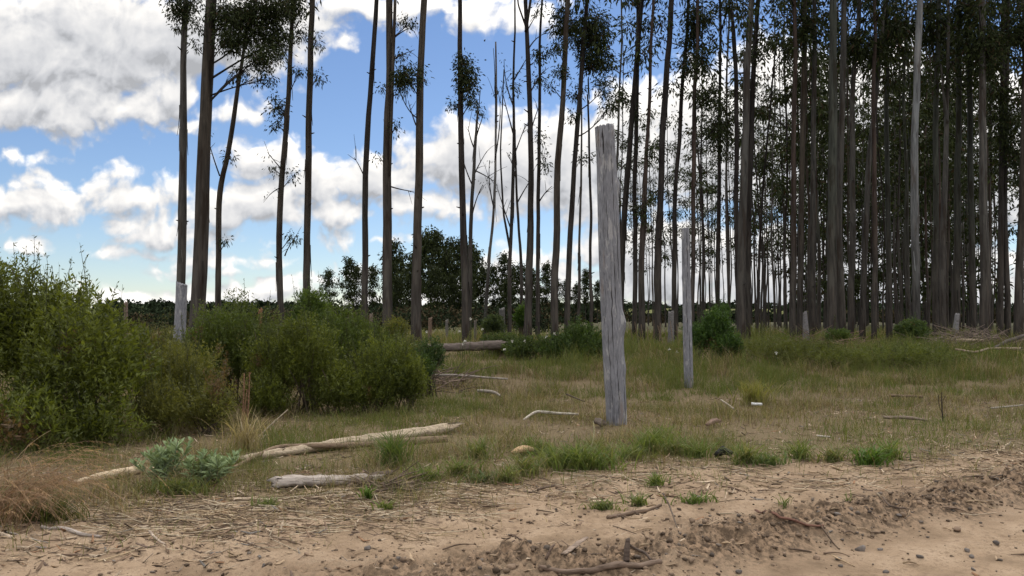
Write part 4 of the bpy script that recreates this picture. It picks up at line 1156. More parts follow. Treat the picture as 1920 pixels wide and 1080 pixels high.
tussock('grey green grass strip right of the burnt clod', 1440, 872, 45, 260, 0.14, 0.009, (0.10, 0.15, 0.05), (0.15, 0.17, 0.07), (0.4, 1.2), 6, rv=0.4)
tussock('small bright grass clump on the bare sand below the pole, upper one', 1230, 910, 26, 140, 0.12, 0.008, LUSH, LUSH2, (0.4, 1.1), 7)
tussock('flat wide grass patch on the bare sand, left of its brighter neighbour', 1130, 955, 34, 230, 0.09, 0.007, (0.10, 0.14, 0.04), (0.16, 0.17, 0.07), (0.5, 1.2), 8, rv=0.3)
tussock('bright upright grass patch on the bare sand beside the flat one', 1195, 950, 20, 120, 0.12, 0.007, LUSH, LUSH2, (0.3, 1.0), 9, rv=0.5)
tussock('grass patch farthest right on the bare sand', 1300, 945, 36, 150, 0.10, 0.008, LUSH, (0.12, 0.16, 0.04), (0.4, 1.2), 10, rv=0.35)
tussock('sparse sprout of grass on the sand near the dark curved bark strip', 1470, 948, 16, 40, 0.10, 0.006, (0.12, 0.15, 0.06), LUSH2, (0.2, 0.9), 11)
tussock('tiny sprout of grass beside the grey stone on the sand', 1590, 940, 12, 26, 0.08, 0.006, (0.10, 0.13, 0.05), LUSH2, (0.2, 0.9), 12)
tussock('bluish low grass clump on the sand edge left of the bright strip', 905, 905, 40, 220, 0.12, 0.007, (0.08, 0.12, 0.05), (0.13, 0.15, 0.07), (0.3, 1.1), 13, rv=0.4)
tussock('small green tuft in front of the split log', 500, 950, 34, 160, 0.10, 0.006, (0.09, 0.13, 0.035), (0.15, 0.16, 0.06), (0.4, 1.2), 14, rv=0.35)
tussock('round leafy weed tuft touching the loose bark below the split log', 690, 935, 14, 60, 0.11, 0.012, (0.09, 0.16, 0.03), LUSH, (0.3, 0.9), 15)
tussock('grass tuft with a small leafy rosette right of the loose bark', 725, 955, 22, 90, 0.09, 0.008, (0.10, 0.15, 0.035), LUSH2, (0.4, 1.1), 16, rv=0.4)
tussock('dense low grass under the silvery weeds', 330, 925, 95, 700, 0.14, 0.006, (0.07, 0.10, 0.03), (0.14, 0.14, 0.05), (0.3, 1.1), 17, rv=0.35)
tussock('dry straw coloured clump with upright stalks beside the long log', 460, 845, 34, 220, 0.42, 0.006, (0.25, 0.20, 0.11), (0.34, 0.28, 0.17), (0.1, 0.8), 18)
tussock('thick dark grass at the foot of the reddish arching grass', 90, 975, 80, 600, 0.18, 0.006, (0.055, 0.08, 0.025), (0.14, 0.12, 0.05), (0.3, 1.1), 19, rv=0.4)

def edge_tufts():
    rng = np.random.default_rng(33)
    for q, (u, v, r) in enumerate([(985, 890, 44), (1035, 872, 40), (1130, 872, 46), (1180, 862, 40), (1265, 852, 40), (1310, 858, 34), (1395, 868, 34), (1500, 862, 34), (1560, 866, 30), (1668, 860, 34), (860, 892, 40), (800, 902, 36), (950, 905, 30), (1000, 850, 34), (1110, 845, 36), (1240, 830, 36), (900, 860, 36)]):
        tussock('ragged green grass tuft in the line where grass meets sand', u, v, r, int(r * 6), rng.uniform(0.17, 0.27), 0.008, LUSH, LUSH2 if q % 2 else (0.20, 0.18, 0.085), (0.3, 1.3), 40 + q, rv=0.5)['group'] = 'grass tufts along the sand edge'
edge_tufts()

def arching():
    """reddish grass with long bent stalks at the left picture edge"""
    rng = np.random.default_rng(31)
    p = gnd(-10, 985)
    g = Geo()
    for q in range(230):
        a = p + np.array([rng.normal(0, 0.16) - 0.02, rng.normal(0.0, 0.2), 0]); a[2] = h1(a[0], a[1])
        L = rng.uniform(0.45, 0.95); an = rng.normal(0.15, 0.9)
        b = a + np.array([math.cos(an) * L * 0.95, math.sin(an) * L * 0.6, L * rng.uniform(0.05, 0.62)])
        c = a + np.array([math.cos(an) * L * 0.3, math.sin(an) * L * .2, L * rng.uniform(0.5, 0.9)])
        t = np.linspace(0, 1, 9)[:, None]
        pth = (1 - t) ** 2 * a + 2 * t * (1 - t) * c + t ** 2 * b
        col = np.array([0.32, 0.215, 0.135]) * rng.uniform(0.6, 1.25)
        tube(g, pth, np.linspace(0.0022, 0.001, 9), 3, col, cap=False)
        if q % 2 == 0:                                   # feathery seed head
            m = 16; k = rng.uniform(0.6, 1.0, m)[:, None]
            P = (1 - k) ** 2 * a + 2 * k * (1 - k) * c + k ** 2 * b
            leaves(g, P, (b - c) + rng.normal(0, 0.12, (m, 3)), 0.035, 0.004, col * 1.15, rng, 0.2)
    for (u0, v0, u1, v1) in ((0, 935, 95, 807), (0, 880, 60, 850), (-20, 960, 105, 872)):
        a = gnd(u0 - 20, 970); b = at(u1, v1, a[1]); c = a * 0.5 + b * 0.5 + (-0.12, 0, 0.16)
        t = np.linspace(0, 1, 12)[:, None]
        tube(g, (1 - t) ** 2 * a + 2 * t * (1 - t) * c + t ** 2 * b, np.linspace(0.004, 0.0015, 12), 4, (0.40, 0.32, 0.22), cap=False)
    tag(g.build('arching_grass', M_GRASS, None, False, p), 'reddish dry grass with long arching stalks in the lower left corner', 'grass clump')
arching()

def stalks(label, spec, seed, col, name='dry_weed', cat='weed', head=True):
    """dry upright stems; spec (foot u, foot v, tip u, tip v, width px)"""
    rng = np.random.default_rng(seed); g = Geo(); p0 = None
    for (u0, v0, u1, v1, w) in spec:
        a = gnd(u0, v0); p0 = a if p0 is None else p0
        b = at(u1, v1, a[1]); c = (a + b) / 2 + rng.normal(0, 0.03, 3)
        t = np.linspace(0, 1, 10)[:, None]; r = w * a[1] / F / 2
        pth = (1 - t) ** 2 * a + 2 * t * (1 - t) * c + t ** 2 * b
        tube(g, pth, np.linspace(r, r * 0.5, 10), 5, np.array(col) * rng.uniform(.8, 1.15), cap=False)
        if head:
            m = 60; k = rng.uniform(0.35, 1.0, m)[:, None]
            P = pth[0] * (1 - k) + pth[-1] * k + rng.normal(0, 0.012, (m, 3))
            leaves(g, P, rng.normal(0, 1, (m, 3)) + (0, 0, .8), 0.03, 0.012, np.array(col) * 0.85, rng, 0.1)
    return tag(g.build(name, M_STEM, None, False, p0), label, cat)
stalks('pair of rusty brown dock stalks standing in front of the middle thicket', [(452, 815, 458, 700, 4), (462, 812, 468, 698, 4), (456, 815, 463, 730, 3)], 1, (0.22, 0.125, 0.075))
stalks('broken white straw stems leaning on the long log', [(462, 835, 450, 785, 3), (466, 835, 452, 800, 3), (470, 835, 540, 768, 4), (463, 835, 470, 795, 3)], 2, (0.46, 0.38, 0.27), head=False)
stalks('single tall bent straw blade left of the thick pole', [(1103, 850, 1112, 790, 3), ], 3, (0.40, 0.36, 0.20), head=False)
stalks('thin dark twiggy sapling standing alone in the right field', [(1768, 790, 1766, 735, 3), (1767, 775, 1760, 740, 2), (1768, 778, 1772, 742, 2)], 4, (0.05, 0.04, 0.03), head=False, name='sapling', cat='sapling')
stalks('dry brown scrub stems at the foot of the trees right of the thick pole', [(1190 + q * 9, 648, 1186 + q * 9 + (q * 37 % 17) - 8, 598 + (q * 23 % 18), 2) for q in range(11)], 5, (0.20, 0.145, 0.10))
stalks('bare brown brush stems behind the round bush, by the stout brown tree', [(690 + q * 7, 650, 688 + q * 7 + (q * 31 % 15) - 7, 600 + (q * 19 % 22), 2) for q in range(9)], 6, (0.20, 0.15, 0.12))

def silver_plant(label, u, v, hpx, wpx, nst, seed):
    rng = np.random.default_rng(seed)
    p = gnd(u, v); s = p[1] / F
    root = tag(empty('silver_leaf_weed', p), label, 'weed')
    fg, sg = Geo(), Geo()
    for q in range(nst):
        a = p + np.array([rng.normal(0, wpx * 0.16 * s), rng.normal(0, wpx * 0.14 * s), 0]); a[2] = h1(a[0], a[1])
        hh = hpx * s * rng.uniform(0.5, 1.0)
        b = a + np.array([rng.normal(0, wpx * 0.30 * s), rng.normal(0, wpx * 0.25 * s), hh * 0.92])
        pth = bezier_limb(a, b, rng, 0.05, 8, 0.03)
        tube(sg, pth, np.linspace(0.005, 0.003, 8), 5, (0.17, 0.21, 0.13))
        m = 34; t = rng.uniform(0.15, 1.0, m)
        P = np.stack([np.interp(t, np.linspace(0, 1, 8), pth[:, i]) for i in range(3)], -1)
        an = np.arange(m) * 2.4
        D = np.stack([np.cos(an), np.sin(an), 0.55 + 1.4 * t ** 2], -1)
        k = rng.random((m, 1))
        tint = np.array([0.17, 0.225, 0.115]) * (1 - k) + np.array([0.30, 0.37, 0.20]) * k
        L = 0.13 * (0.55 + 0.6 * np.sin(np.pi * np.clip(t, 0.1, .95)))
        leaves(fg, P, D + rng.normal(0, .15, (m, 3)), L, 0.025, tint, rng, 0.22)
    fg.build('leaves', M_SILVER, root, False, p); sg.build('stems', M_STEM, root, True, p)
silver_plant('silvery green broad leaved weed, taller and fuller one of the pair at the log', 302, 905, 84, 95, 15, 51)
silver_plant('silvery green weed with narrow upright leaves, lower one of the pair at the log', 388, 908, 64, 76, 15, 52)

# ------------------------------------------------------------------ fallen wood
def wood(label, px, rpx, tint, seed, name='fallen_log', cat='log', lift=0.5, sides=14, n=40, rough=0.10, group=None, ragged=0.3, flat=1.0, dz=None, branches=()):
    """px: ground points (u, v) the piece lies along; rpx: radius in photo pixels (one or per point)"""
    rng = np.random.default_rng(seed)
    G = np.array([gnd(u, v) for u, v in px])
    r = np.broadcast_to(np.asarray(rpx, float), (len(px),)) * G[:, 1] / F
    t = np.linspace(0, 1, len(px)); tt = np.linspace(0, 1, n)
    pth = np.stack([np.interp(tt, t, G[:, i]) for i in range(3)], -1); rr = np.interp(tt, t, r)
    hz = H(pth[:, 0], pth[:, 1])
    if cat == 'log': hz = np.polyval(np.polyfit(tt, hz, 1), tt) + 0.01      # a stiff log bridges the bumps
    pth[:, 2] = hz + rr * flat * lift * 1.6
    if dz is not None: pth[:, 2] += np.interp(tt, np.linspace(0, 1, len(dz)), dz)
    ker = np.ones(7) / 7
    for i in range(3): pth[:, i] = np.convolve(np.pad(pth[:, i], 3, 'reflect', reflect_type='odd'), ker, 'valid')
    pth[:, 2] += rr * 0.25 * (fbm(tt * 6 + seed, tt * 0, 131, 2) - 0.5); pth[:, 1] += rr * 0.4 * (fbm(tt * 5 + seed, tt * 0 + 3, 132, 2) - 0.5)
    g = Geo()
    tube(g, pth, rr, sides, tint, rough=rough, seed=seed, flat=flat, groove=rough * 0.8)
    V = g.V[0]; m = sides; ax = pth[-1] - pth[0]; ax = ax / np.linalg.norm(ax)
    V[:m] += (ax * ragged * rr[0] * rng.normal(0, 1, (m, 1))).astype(np.float32)
    V[(n - 1) * m:n * m] += (ax * ragged * rr[-1] * rng.normal(0, 1, (m, 1))).astype(np.float32)
    for (k, du, dv, L, rb) in branches:
        a = pth[int(k * (n - 1))]; b = a + np.array([du, rng.normal(0, .3) * L, dv]) * L
        tube(g, bezier_limb(a, b, rng, 0.1, 5), np.linspace(rb, rb * 0.5, 5), 5, np.array(tint) * 0.9)
    c = pth[n // 2].copy(); c[2] = h1(c[0], c[1])
    o = g.build(name, M_WOOD, None, True, c)
    # turn the grain along the log: object x axis follows it
    return tag(o, label, cat, group)

PALE = (0.47, 0.37, 0.25); TAN = (0.34, 0.25, 0.16); GREY = (0.30, 0.265, 0.225); DARK = (0.085, 0.062, 0.048); RUST = (0.125, 0.062, 0.042); BROWN = (0.17, 0.12, 0.085)
wood('long pale barkless log lying across the dry grass behind the silvery weeds', [(422, 872), (520, 857), (640, 842), (846, 811)], [5, 8, 9, 10], (0.36, 0.29, 0.205), 1, n=90, rough=0.22, sides=18, ragged=1.6, branches=[(0.35, 0.5, 0.5, 0.12, 0.012), (0.7, -0.3, 0.8, 0.09, 0.012)])
wood('thin brown branch lying along the long pale log', [(432, 886), (470, 870), (520, 850), (600, 850), (680, 844), (770, 834), (838, 828)], [3, 4, 4.5, 5, 5, 7, 7], (0.19, 0.135, 0.09), 2, n=60, sides=9, dz=[0, 0.03, 0.06, 0.05, 0.02, 0, 0])
wood('pale log end showing left of the silvery weeds', [(140, 912), (200, 900), (262, 888)], [5, 8, 8], PALE, 3, n=30)
split_log = wood('split pale grey log with a dark crack along it, at the sand edge', [(514, 917), (580, 914), (650, 909), (716, 903)], [13.5, 13, 12, 8], (0.33, 0.285, 0.245), 4, n=50, rough=0.30, ragged=0.7, flat=0.72, lift=0.6)
wood('dark bark slab lifting off the right end of the split log', [(672, 915), (700, 903), (735, 897)], [5, 8, 7], DARK, 5, name='bark_slab', cat='bark', n=24, flat=0.6, dz=[0.01, 0.05, 0.04])
wood('brown bark slab leaning diagonally against the split log', [(648, 916), (668, 908), (682, 902)], [3, 4, 3], BROWN, 6, name='bark_slab', cat='bark', n=16, flat=0.6, dz=[0.0, 0.03, 0.09])
wood('uppermost bark strip in front of the split log', [(560, 927), (610, 922), (690, 916)], [3, 4, 3], TAN, 7, name='bark_strip', cat='bark', n=24, flat=0.6)
wood('long lower bark strip in front of the split log', [(545, 940), (620, 933), (705, 927)], [3, 4, 3], (0.36, 0.28, 0.20), 8, name='bark_strip', cat='bark', n=24, flat=0.6)
wood('pale stick in line with the bark strips, left of them', [(438, 939), (478, 938), (518, 939)], [3, 3, 2], (0.48, 0.38, 0.28), 9, name='stick', cat='stick', n=16, sides=7)
wood('small square bark chip at the right of the dark slab', [(748, 905), (770, 914)], [5, 6], (0.27, 0.21, 0.15), 10, name='bark_slab', cat='bark', n=10, flat=0.4)
wood('fallen log with splintered right end lying on the bank', [(800, 668), (850, 669), (900, 669), (944, 668)], [6.5, 7, 8, 9], (0.125, 0.10, 0.085), 11, n=60, sides=16, rough=0.2, ragged=1.1, lift=0.9, dz=[0.1, 0.1, 0.12, 0.12])
wood('straight thin grey rail lying in the grass below the fallen log', [(786, 717), (860, 718), (952, 722)], [2.7, 2.5, 1.6], GREY, 12, name='wooden_rail', cat='pole', n=30, sides=8, dz=[0.16, 0.15, 0.12])
wood('pale wavy branch in the grass left of the thick pole', [(982, 796), (1005, 788), (1040, 787), (1085, 788)], [1.8, 2.6, 2.8, 2], (0.42, 0.38, 0.31), 13, name='fallen_branch', cat='branch', n=40, sides=8, dz=[0.06, 0.12, 0.08, 0.08])
wood('short rotten chunk at the left foot of the thick pole', [(1118, 800), (1132, 806)], [5, 6], (0.14, 0.11, 0.085), 14, name='wood_chunk', cat='wood chunk', n=12, rough=0.3, dz=[0.05, 0.05])
wood('orange tan wood chunk in the grass in front of the pale wavy branch', [(962, 860), (980, 856), (999, 854)], [4, 7, 4], (0.50, 0.34, 0.19), 15, name='wood_chunk', cat='wood chunk', n=14, dz=[0.05, 0.06, 0.05])
wood('dark brown wood chunk in the grass right of the thick pole', [(1326, 806), (1338, 801), (1350, 798)], [3, 5, 3], (0.20, 0.13, 0.10), 16, name='wood_chunk', cat='wood chunk', n=12, dz=[.05, .07, .05])
wood('thin stick slanting in the grass beside the yellowish tussock', [(1352, 764), (1376, 777)], [1.6, 1.6], (0.38, 0.33, 0.26), 17, name='stick', cat='stick', n=10, sides=6, dz=[0.12, 0.08])
wood('dark twig in the grass left of the thick pole, behind the wavy branch', [(1062, 752), (1096, 762)], [1.5, 1.2], DARK, 18, name='stick', cat='stick', n=10, sides=6, dz=[0.12, 0.08])
wood('grey weathered slab half hidden in the grass left of the wavy branch', [(895, 744), (925, 746), (938, 750)], [2.5, 3, 2], GREY, 19, name='wood_chunk', cat='wood chunk', n=14, sides=8, dz=[.1, .1, .06])
wood('flat dark log in the right field beside the thin sapling', [(1656, 793), (1700, 794), (1738, 798)], [3, 3.4, 2.4], (0.19, 0.145, 0.11), 20, n=24, sides=10, dz=[.05, .06, .05])
wood('short dark log in the right field, behind the flat one', [(1668, 750), (1730, 753)], [2.4, 2.6], BROWN, 21, n=20, sides=9, dz=[.06, .06])
wood('grey stick in the right field near the picture edge', [(1858, 776), (1918, 770)], [1.8, 1.5], GREY, 22, name='stick', cat='stick', n=14, sides=6, dz=[.08, .08])
wood('fallen trunk on the bank at right, pale top side, farthest of the three', [(1783, 653), (1815, 654), (1845, 654)], [2.8, 3, 2.4], (0.36, 0.28, 0.2), 23, n=24, sides=10, lift=0.9, dz=[.2, .2, .2])
wood('fallen crooked branch on the bank at right, nearest of the three', [(1792, 670), (1830, 674), (1856, 669), (1915, 672)], [1.6, 2, 2, 3], (0.30, 0.23, 0.17), 24, name='fallen_branch', cat='branch', n=34, sides=8, lift=0.9, dz=[.2, .15, .2, .2])
wood('dark fallen trunk rising to the right picture edge on the bank', [(1862, 664), (1890, 660), (1930, 652)], [2.2, 3.2, 3.6], (0.085, 0.068, 0.056), 25, n=26, sides=10, lift=0.9, rough=0.2, dz=[.15, .25, .35])
wood('stick jutting out of the thicket below the bent leafy tree', [(505, 640), (530, 630), (562, 620)], [2.2, 2.4, 2.2], (0.28, 0.23, 0.18), 26, name='fallen_branch', cat='branch', n=16, sides=8, dz=[0.1, 0.25, 0.45])
wood('black leaning stick on the bank among white flower heads', [(998, 660), (985, 645), (974, 632)], [1.2, 1.2, 0.9], (0.03, 0.025, 0.02), 27, name='stick', cat='stick', n=10, sides=5, dz=[0.05, 0.25, 0.45])
def crack_part():
    me = split_log.data; V = np.array([v.co[:] for v in me.vertices])[:50 * 14].reshape(50, 14, 3)
    cen = V.mean(1); r = np.linalg.norm(V - cen[:, None], axis=2).mean(1)
    g = Geo(); t = np.linspace(0, 1, 50)
    for (k0, k1, ang, w) in ((0, 44, -0.25, 1.0), (18, 49, 0.35, 0.7)):
        a = ang + 0.25 * (fbm(t * 5, t * 0 + ang, 161, 2) - 0.5)
        p = cen + np.stack([0 * t, -np.cos(a) * r * 0.99, np.sin(a) * r * 0.99], -1)
        tube(g, p[k0:k1], np.interp(t, [0, .5, 1], [.006, .004, .002])[k0:k1] * w, 5, (0.03, 0.022, 0.018), cap=False)
    g.build('crack', M_STEM, split_log, True)
crack_part()
# a heap of dead brush in front of the dense stand
def brush(label, u0, u1, v, Y, hpx, n, seed, col, sc=1.0):
    rng = np.random.default_rng(seed); g = Geo(); c = at((u0 + u1) / 2, v, Y); c[2] = h1(c[0], Y)
    for q in range(n):
        u = rng.uniform(u0, u1); y = Y + rng.normal(0, 0.7 * sc ** 1.5); a = at(u, v, y); k = 1 - abs((u - u0) / (u1 - u0) * 2 - 1) ** 2
        a[2] = h1(a[0], y) + rng.random() * hpx * Y / F * k
        an = rng.normal(0, 0.5) + (rng.random() < .5) * np.pi; L = rng.uniform(0.25, 1.1) * sc
        b = a + L * np.array([math.cos(an), rng.normal(0, .4), rng.normal(0.08, 0.28)])
        b[2] = max(b[2], h1(b[0], b[1]) + 0.02)
        tube(g, bezier_limb(a, b, rng, 0.05, 5, 0.05), np.linspace(rng.uniform(.006, .022), 0.004, 5) * (0.4 + 0.6 * sc), 4, np.array(col) * rng.uniform(0.6, 1.5), cap=False)
    tag(g.build('brush_pile', M_STEM, None, False, c), label, 'brush pile')
brush('long heap of grey dead branches at the right front of the dense stand', 1720, 1935, 648, 26.5, 26, 420, 5, (0.17, 0.13, 0.105))
brush('low heap of reddish dead twigs at the left front of the dense stand', 1455, 1640, 640, 27, 14, 240, 6, (0.16, 0.105, 0.08))
brush('small heap of brown brush behind the left end of the fallen log', 790, 860, 655, 17.5, 14, 120, 7, (0.15, 0.11, 0.085))
brush('small heap of torn bark and twigs at the right end of the split log', 690, 775, 912, 7.25, 14, 90, 9, (0.13, 0.095, 0.07), 0.35)
brush('pinkish dead brush heap behind the broken grey pole', 285, 345, 632, 22, 22, 130, 8, (0.24, 0.165, 0.13))
# sticks on the sand
wood('dark rusty curved bark strip on the sand, longest one on the right', [(1416, 962), (1450, 974), (1490, 984), (1543, 989)], [2.5, 4, 4.5, 3], RUST, 30, name='bark_strip', cat='bark', n=30, sides=8, flat=0.6, dz=[.02, .03, .02, .01])
wood('thin dark twig forking off the rusty bark strip', [(1538, 990), (1550, 1008), (1572, 1032)], [1.8, 1.8, 1.2], (0.12, 0.085, 0.06), 31, name='stick', cat='stick', n=16, sides=6, dz=[.02, .03, .01])
wood('pale silvery stick at the left edge of the sand', [(78, 990), (130, 998), (190, 1008)], [3, 4, 2.5], (0.36, 0.31, 0.27), 32, name='stick', cat='stick', n=24, sides=8)
wood('pale stub at the left picture edge', [(-6, 1003), (22, 1010)], [4, 3.5], (0.48, 0.38, 0.28), 33, name='stick', cat='stick', n=10, sides=8)
wood('grey brown curved twig at the left, beside the pale stub', [(10, 998), (50, 1010), (90, 1018)], [1.6, 1.6, 1.2], GREY, 34, name='stick', cat='stick', n=16, sides=6)
wood('tan bark strip lying at the left end of the sand and grass border', [(250, 1008), (330, 1003), (385, 998)], [3, 4, 3], TAN, 35, name='bark_strip', cat='bark', n=24, sides=8, flat=0.5)
wood('pale peeled strip right of the tan bark strip', [(366, 1000), (420, 994), (452, 988)], [2.5, 3.5, 2], (0.40, 0.31, 0.22), 36, name='bark_strip', cat='bark', n=18, sides=8, flat=0.5)
wood('short pale stick slanting on the sand below the tan strip', [(280, 1006), (310, 1026)], [2.5, 2], (0.40, 0.32, 0.25), 37, name='stick', cat='stick', n=12, sides=7, dz=[.03, .01])
wood('brown root along the grass patch on the sand', [(1138, 973), (1185, 964), (1240, 949)], [3, 4, 2.5], BROWN, 38, name='root', cat='root', n=24, sides=8)
wood('thin upright leaning twig right of the brown root', [(1243, 938), (1258, 965), (1272, 997)], [1.6, 1.6, 1.2], (0.10, 0.075, 0.055), 39, name='stick', cat='stick', n=16, sides=6, dz=[.05, .05, .01])
wood('dark thin twig on the sand above the grass patch', [(1008, 924), (1040, 918)], [2.2, 2], (0.12, 0.085, 0.06), 40, name='stick', cat='stick', n=12, sides=6, dz=[.02, .03])
wood('broken tilted bark plate on the sand below the grass patches', [(1056, 1044), (1076, 1032), (1100, 1022)], [5, 7, 4], (0.25, 0.19, 0.145), 41, name='bark_slab', cat='bark', n=16, sides=8, flat=0.35, dz=[.0, .03, .05])
wood('dark upright root stub at the lower edge of the sand ridge', [(1174, 1052), (1177, 1048)], [6, 4.5], (0.10, 0.075, 0.06), 42, name='root', cat='root', n=10, sides=8, dz=[-.02, .115], ragged=0.5)
wood('dark side root arching right from the upright stub', [(1180, 1050), (1200, 1050), (1222, 1054)], [2.5, 2.5, 2], (0.10, 0.075, 0.06), 43, name='root', cat='root', n=16, sides=7, dz=[.09, .06, .0])
wood('long brown root buried along the bottom picture edge', [(1010, 1066), (1080, 1074), (1160, 1066), (1240, 1056)], [4, 5, 6, 4], (0.16, 0.115, 0.085), 44, name='root', cat='root', n=40, sides=9, rough=0.2)
wood('thin brown twig on the sand at the right, under the worn grass', [(1806, 898), (1850, 896), (1905, 884)], [1.5, 1.8, 1.2], (0.12, 0.09, 0.065), 45, name='stick', cat='stick', n=20, sides=6, dz=[.01, .02, .02])
wood('small dark twig bent above the ridge at right', [(1656, 942), (1672, 955), (1698, 960)], [1.5, 2, 2], (0.11, 0.08, 0.06), 46, name='stick', cat='stick', n=16, sides=6, dz=[.04, .01, .01])
wood('short dark stick standing in the sand left of the bark plate', [(1024, 1050), (1040, 1036)], [3, 2], (0.14, 0.10, 0.075), 47, name='stick', cat='stick', n=10, sides=6, dz=[0, .05])
wood('white stick lying in the worn grass at right', [(1532, 824), (1556, 826)], [1.6, 1.4], (0.5, 0.45, 0.38), 48, name='stick', cat='stick', n=10, sides=6, dz=[.04, .04])
wood('white cylindrical scrap in the grass right of the yellowish tussock', [(1409, 773), (1429, 774)], [2.6, 2.6], (0.62, 0.62, 0.60), 49, name='litter_scrap', cat='litter', n=8, sides=10, rough=0.02, ragged=0.05, dz=[.12, .12])
wood('black burnt clod in the grass edge on the right', [(1342, 862), (1356, 858), (1372, 862)], [5, 9, 5], (0.022, 0.02, 0.018), 50, name='burnt_clod', cat='clod', n=14, sides=10, rough=0.35, dz=[.03, .04, .03])
def loose_sticks():
    rng = np.random.default_rng(61)
    for q in range(70):
        u = rng.uniform(0, 1900); lo = 935 if u < 600 else (900 if u < 1200 else 872)
        v = rng.uniform(lo, 1060) if q % 3 else rng.uniform(lo, lo + 70)
        L = rng.uniform(14, 60) * (v - 592) / 400; an = rng.normal(0, 0.45)
        c = np.array(BROWN) * rng.uniform(0.5, 1.2) if rng.random() < 0.65 else np.array(TAN) * rng.uniform(0.8, 1.3)
        wood('short dry twig lying loose on the sandy verge', [(u, v), (u + L * .5, v + L * .5 * math.sin(an) * .4 + rng.normal(0, 2)), (u + L, v + L * math.sin(an) * .4)],
             [rng.uniform(0.9, 2.0), rng.uniform(1, 2.4), 0.8], c, 2000 + q, name='twig', cat='twig', n=10, sides=5, group='loose twigs on the sandy verge', dz=[rng.uniform(0, .02), rng.uniform(0, .02), 0])
loose_sticks()

# ------------------------------------------------------------------ stones
ICO = None
def ico_base(sub=2):
    import bmesh
    bm = bmesh.new(); bmesh.ops.create_icosphere(bm, subdivisions=sub, radius=1.0)
    V = np.array([v.co[:] for v in bm.verts]); T = np.array([[v.index for v in f.verts] for f in bm.faces]); bm.free()
    return V, T
ICO1, ICO2 = ico_base(1), ico_base(2)
def rock_verts(base, rng, size):
    V = base.copy()
    s = rng.uniform(0, 99)
    V *= (0.78 + 0.5 * fbm(V[:, 0] * 1.3 + s, V[:, 1] * 1.3 + V[:, 2] * 1.7, 141, 3))[:, None]
    for q in range(9):                                    # flat broken faces
        d = rng.normal(size=3); d /= np.linalg.norm(d); k = V @ d; lim = rng.uniform(0.40, 0.75)
        V -= d * np.maximum(k - lim, 0)[:, None] * 0.9
    a = rng.uniform(0, 6.28); R = np.array([[math.cos(a), -math.sin(a), 0], [math.sin(a), math.cos(a), 0], [0, 0, 1]])
    return (V * np.asarray(size)) @ R.T
SPOTS = [(1615, 1026, 13, 'large rounded grey stone at the foot of the sand ridge'), (1573, 1046, 8, 'grey stone left of the large rounded one, on the smooth sand'), (1577, 1060, 5, 'small dark stone below the grey stone on the smooth sand'),
 (1651, 1028, 7, 'flat dark stone right of the large rounded one'), (1571, 961, 8, 'angular grey stone on the sand beside the tiny grass sprout'), (1688, 964, 8, 'grey stone lying on the crest of the ridge'),
 (1814, 1030, 9, 'dark angular stone on the smooth sand at the right'), (1868, 1016, 8, 'grey stone on the smooth sand near the right edge'), (1822, 1042, 7, 'dark stone just below the dark angular one'), (1825, 1066, 6, 'small black stone in the wheel track at the right'),
 (1660, 1070, 9, 'flat wet looking stone at the bottom of the smooth sand'), (1725, 1042, 8, 'half buried stone amid chips on the smooth sand'), (1795, 990, 12, 'big brown clod sitting on the ridge at right'), (690, 1025, 9, 'dark stone on the sand, centre left'),
 (495, 1058, 8, 'dark block shaped stone at the bottom left of the sand'), (746, 1046, 7, 'small dark block on the sand near the bottom centre'), (575, 1038, 8, 'tan flat stone on the sand below the split log'), (1254, 1020, 8, 'small cube like clod right of the upright root stub'),
 (1385, 1070, 9, 'dark stone at the foot of the ridge, bottom right centre'), (1530, 1044, 9, 'broken clod at the ridge foot left of the grey stone')]
def stones():
    rng = np.random.default_rng(71)
    for (u, v, r, lab) in SPOTS:
        p = gnd(u, v + r * 0.5); s = r * 0.85 * p[1] / F
        V = rock_verts(ICO2[0], rng, (s * 1.1, s * 0.9, s * 0.72)) + p + (0, 0, s * 0.30)
        brown = 'clod' in lab or 'tan' in lab
        c = np.array([0.25, 0.175, 0.12]) if brown else np.array([0.16, 0.138, 0.122]) * rng.uniform(0.7, 1.2)
        tag(mesh('clod' if 'clod' in lab else 'stone', V, None, ICO2[1], M_STONE, np.ones((len(V), 3)) * c, False, None, p), lab, 'clod' if 'clod' in lab else 'stone')
    for q in range(90):
        u = rng.uniform(300, 1910); v = rng.uniform(930, 1075)
        if v < 905 + max(0, (1000 - u)) * 0.08: continue
        p = gnd(u, v); s = rng.uniform(1.3, 3.3) * p[1] / F
        V = rock_verts(ICO1[0], rng, (s * 1.15, s, s * 0.7)) + p + (0, 0, s * 0.25)
        c = np.array([0.145, 0.112, 0.088]) * rng.uniform(0.6, 1.3) if rng.random() < 0.4 else np.array([0.23, 0.165, 0.112]) * rng.uniform(0.7, 1.2)
        tag(mesh('pebble', V, None, ICO1[1], M_STONE, np.ones((len(V), 3)) * c, False, None, p), 'small angular pebble lying loose on the sandy verge', 'pebble', 'loose pebbles on the sand')
stones()

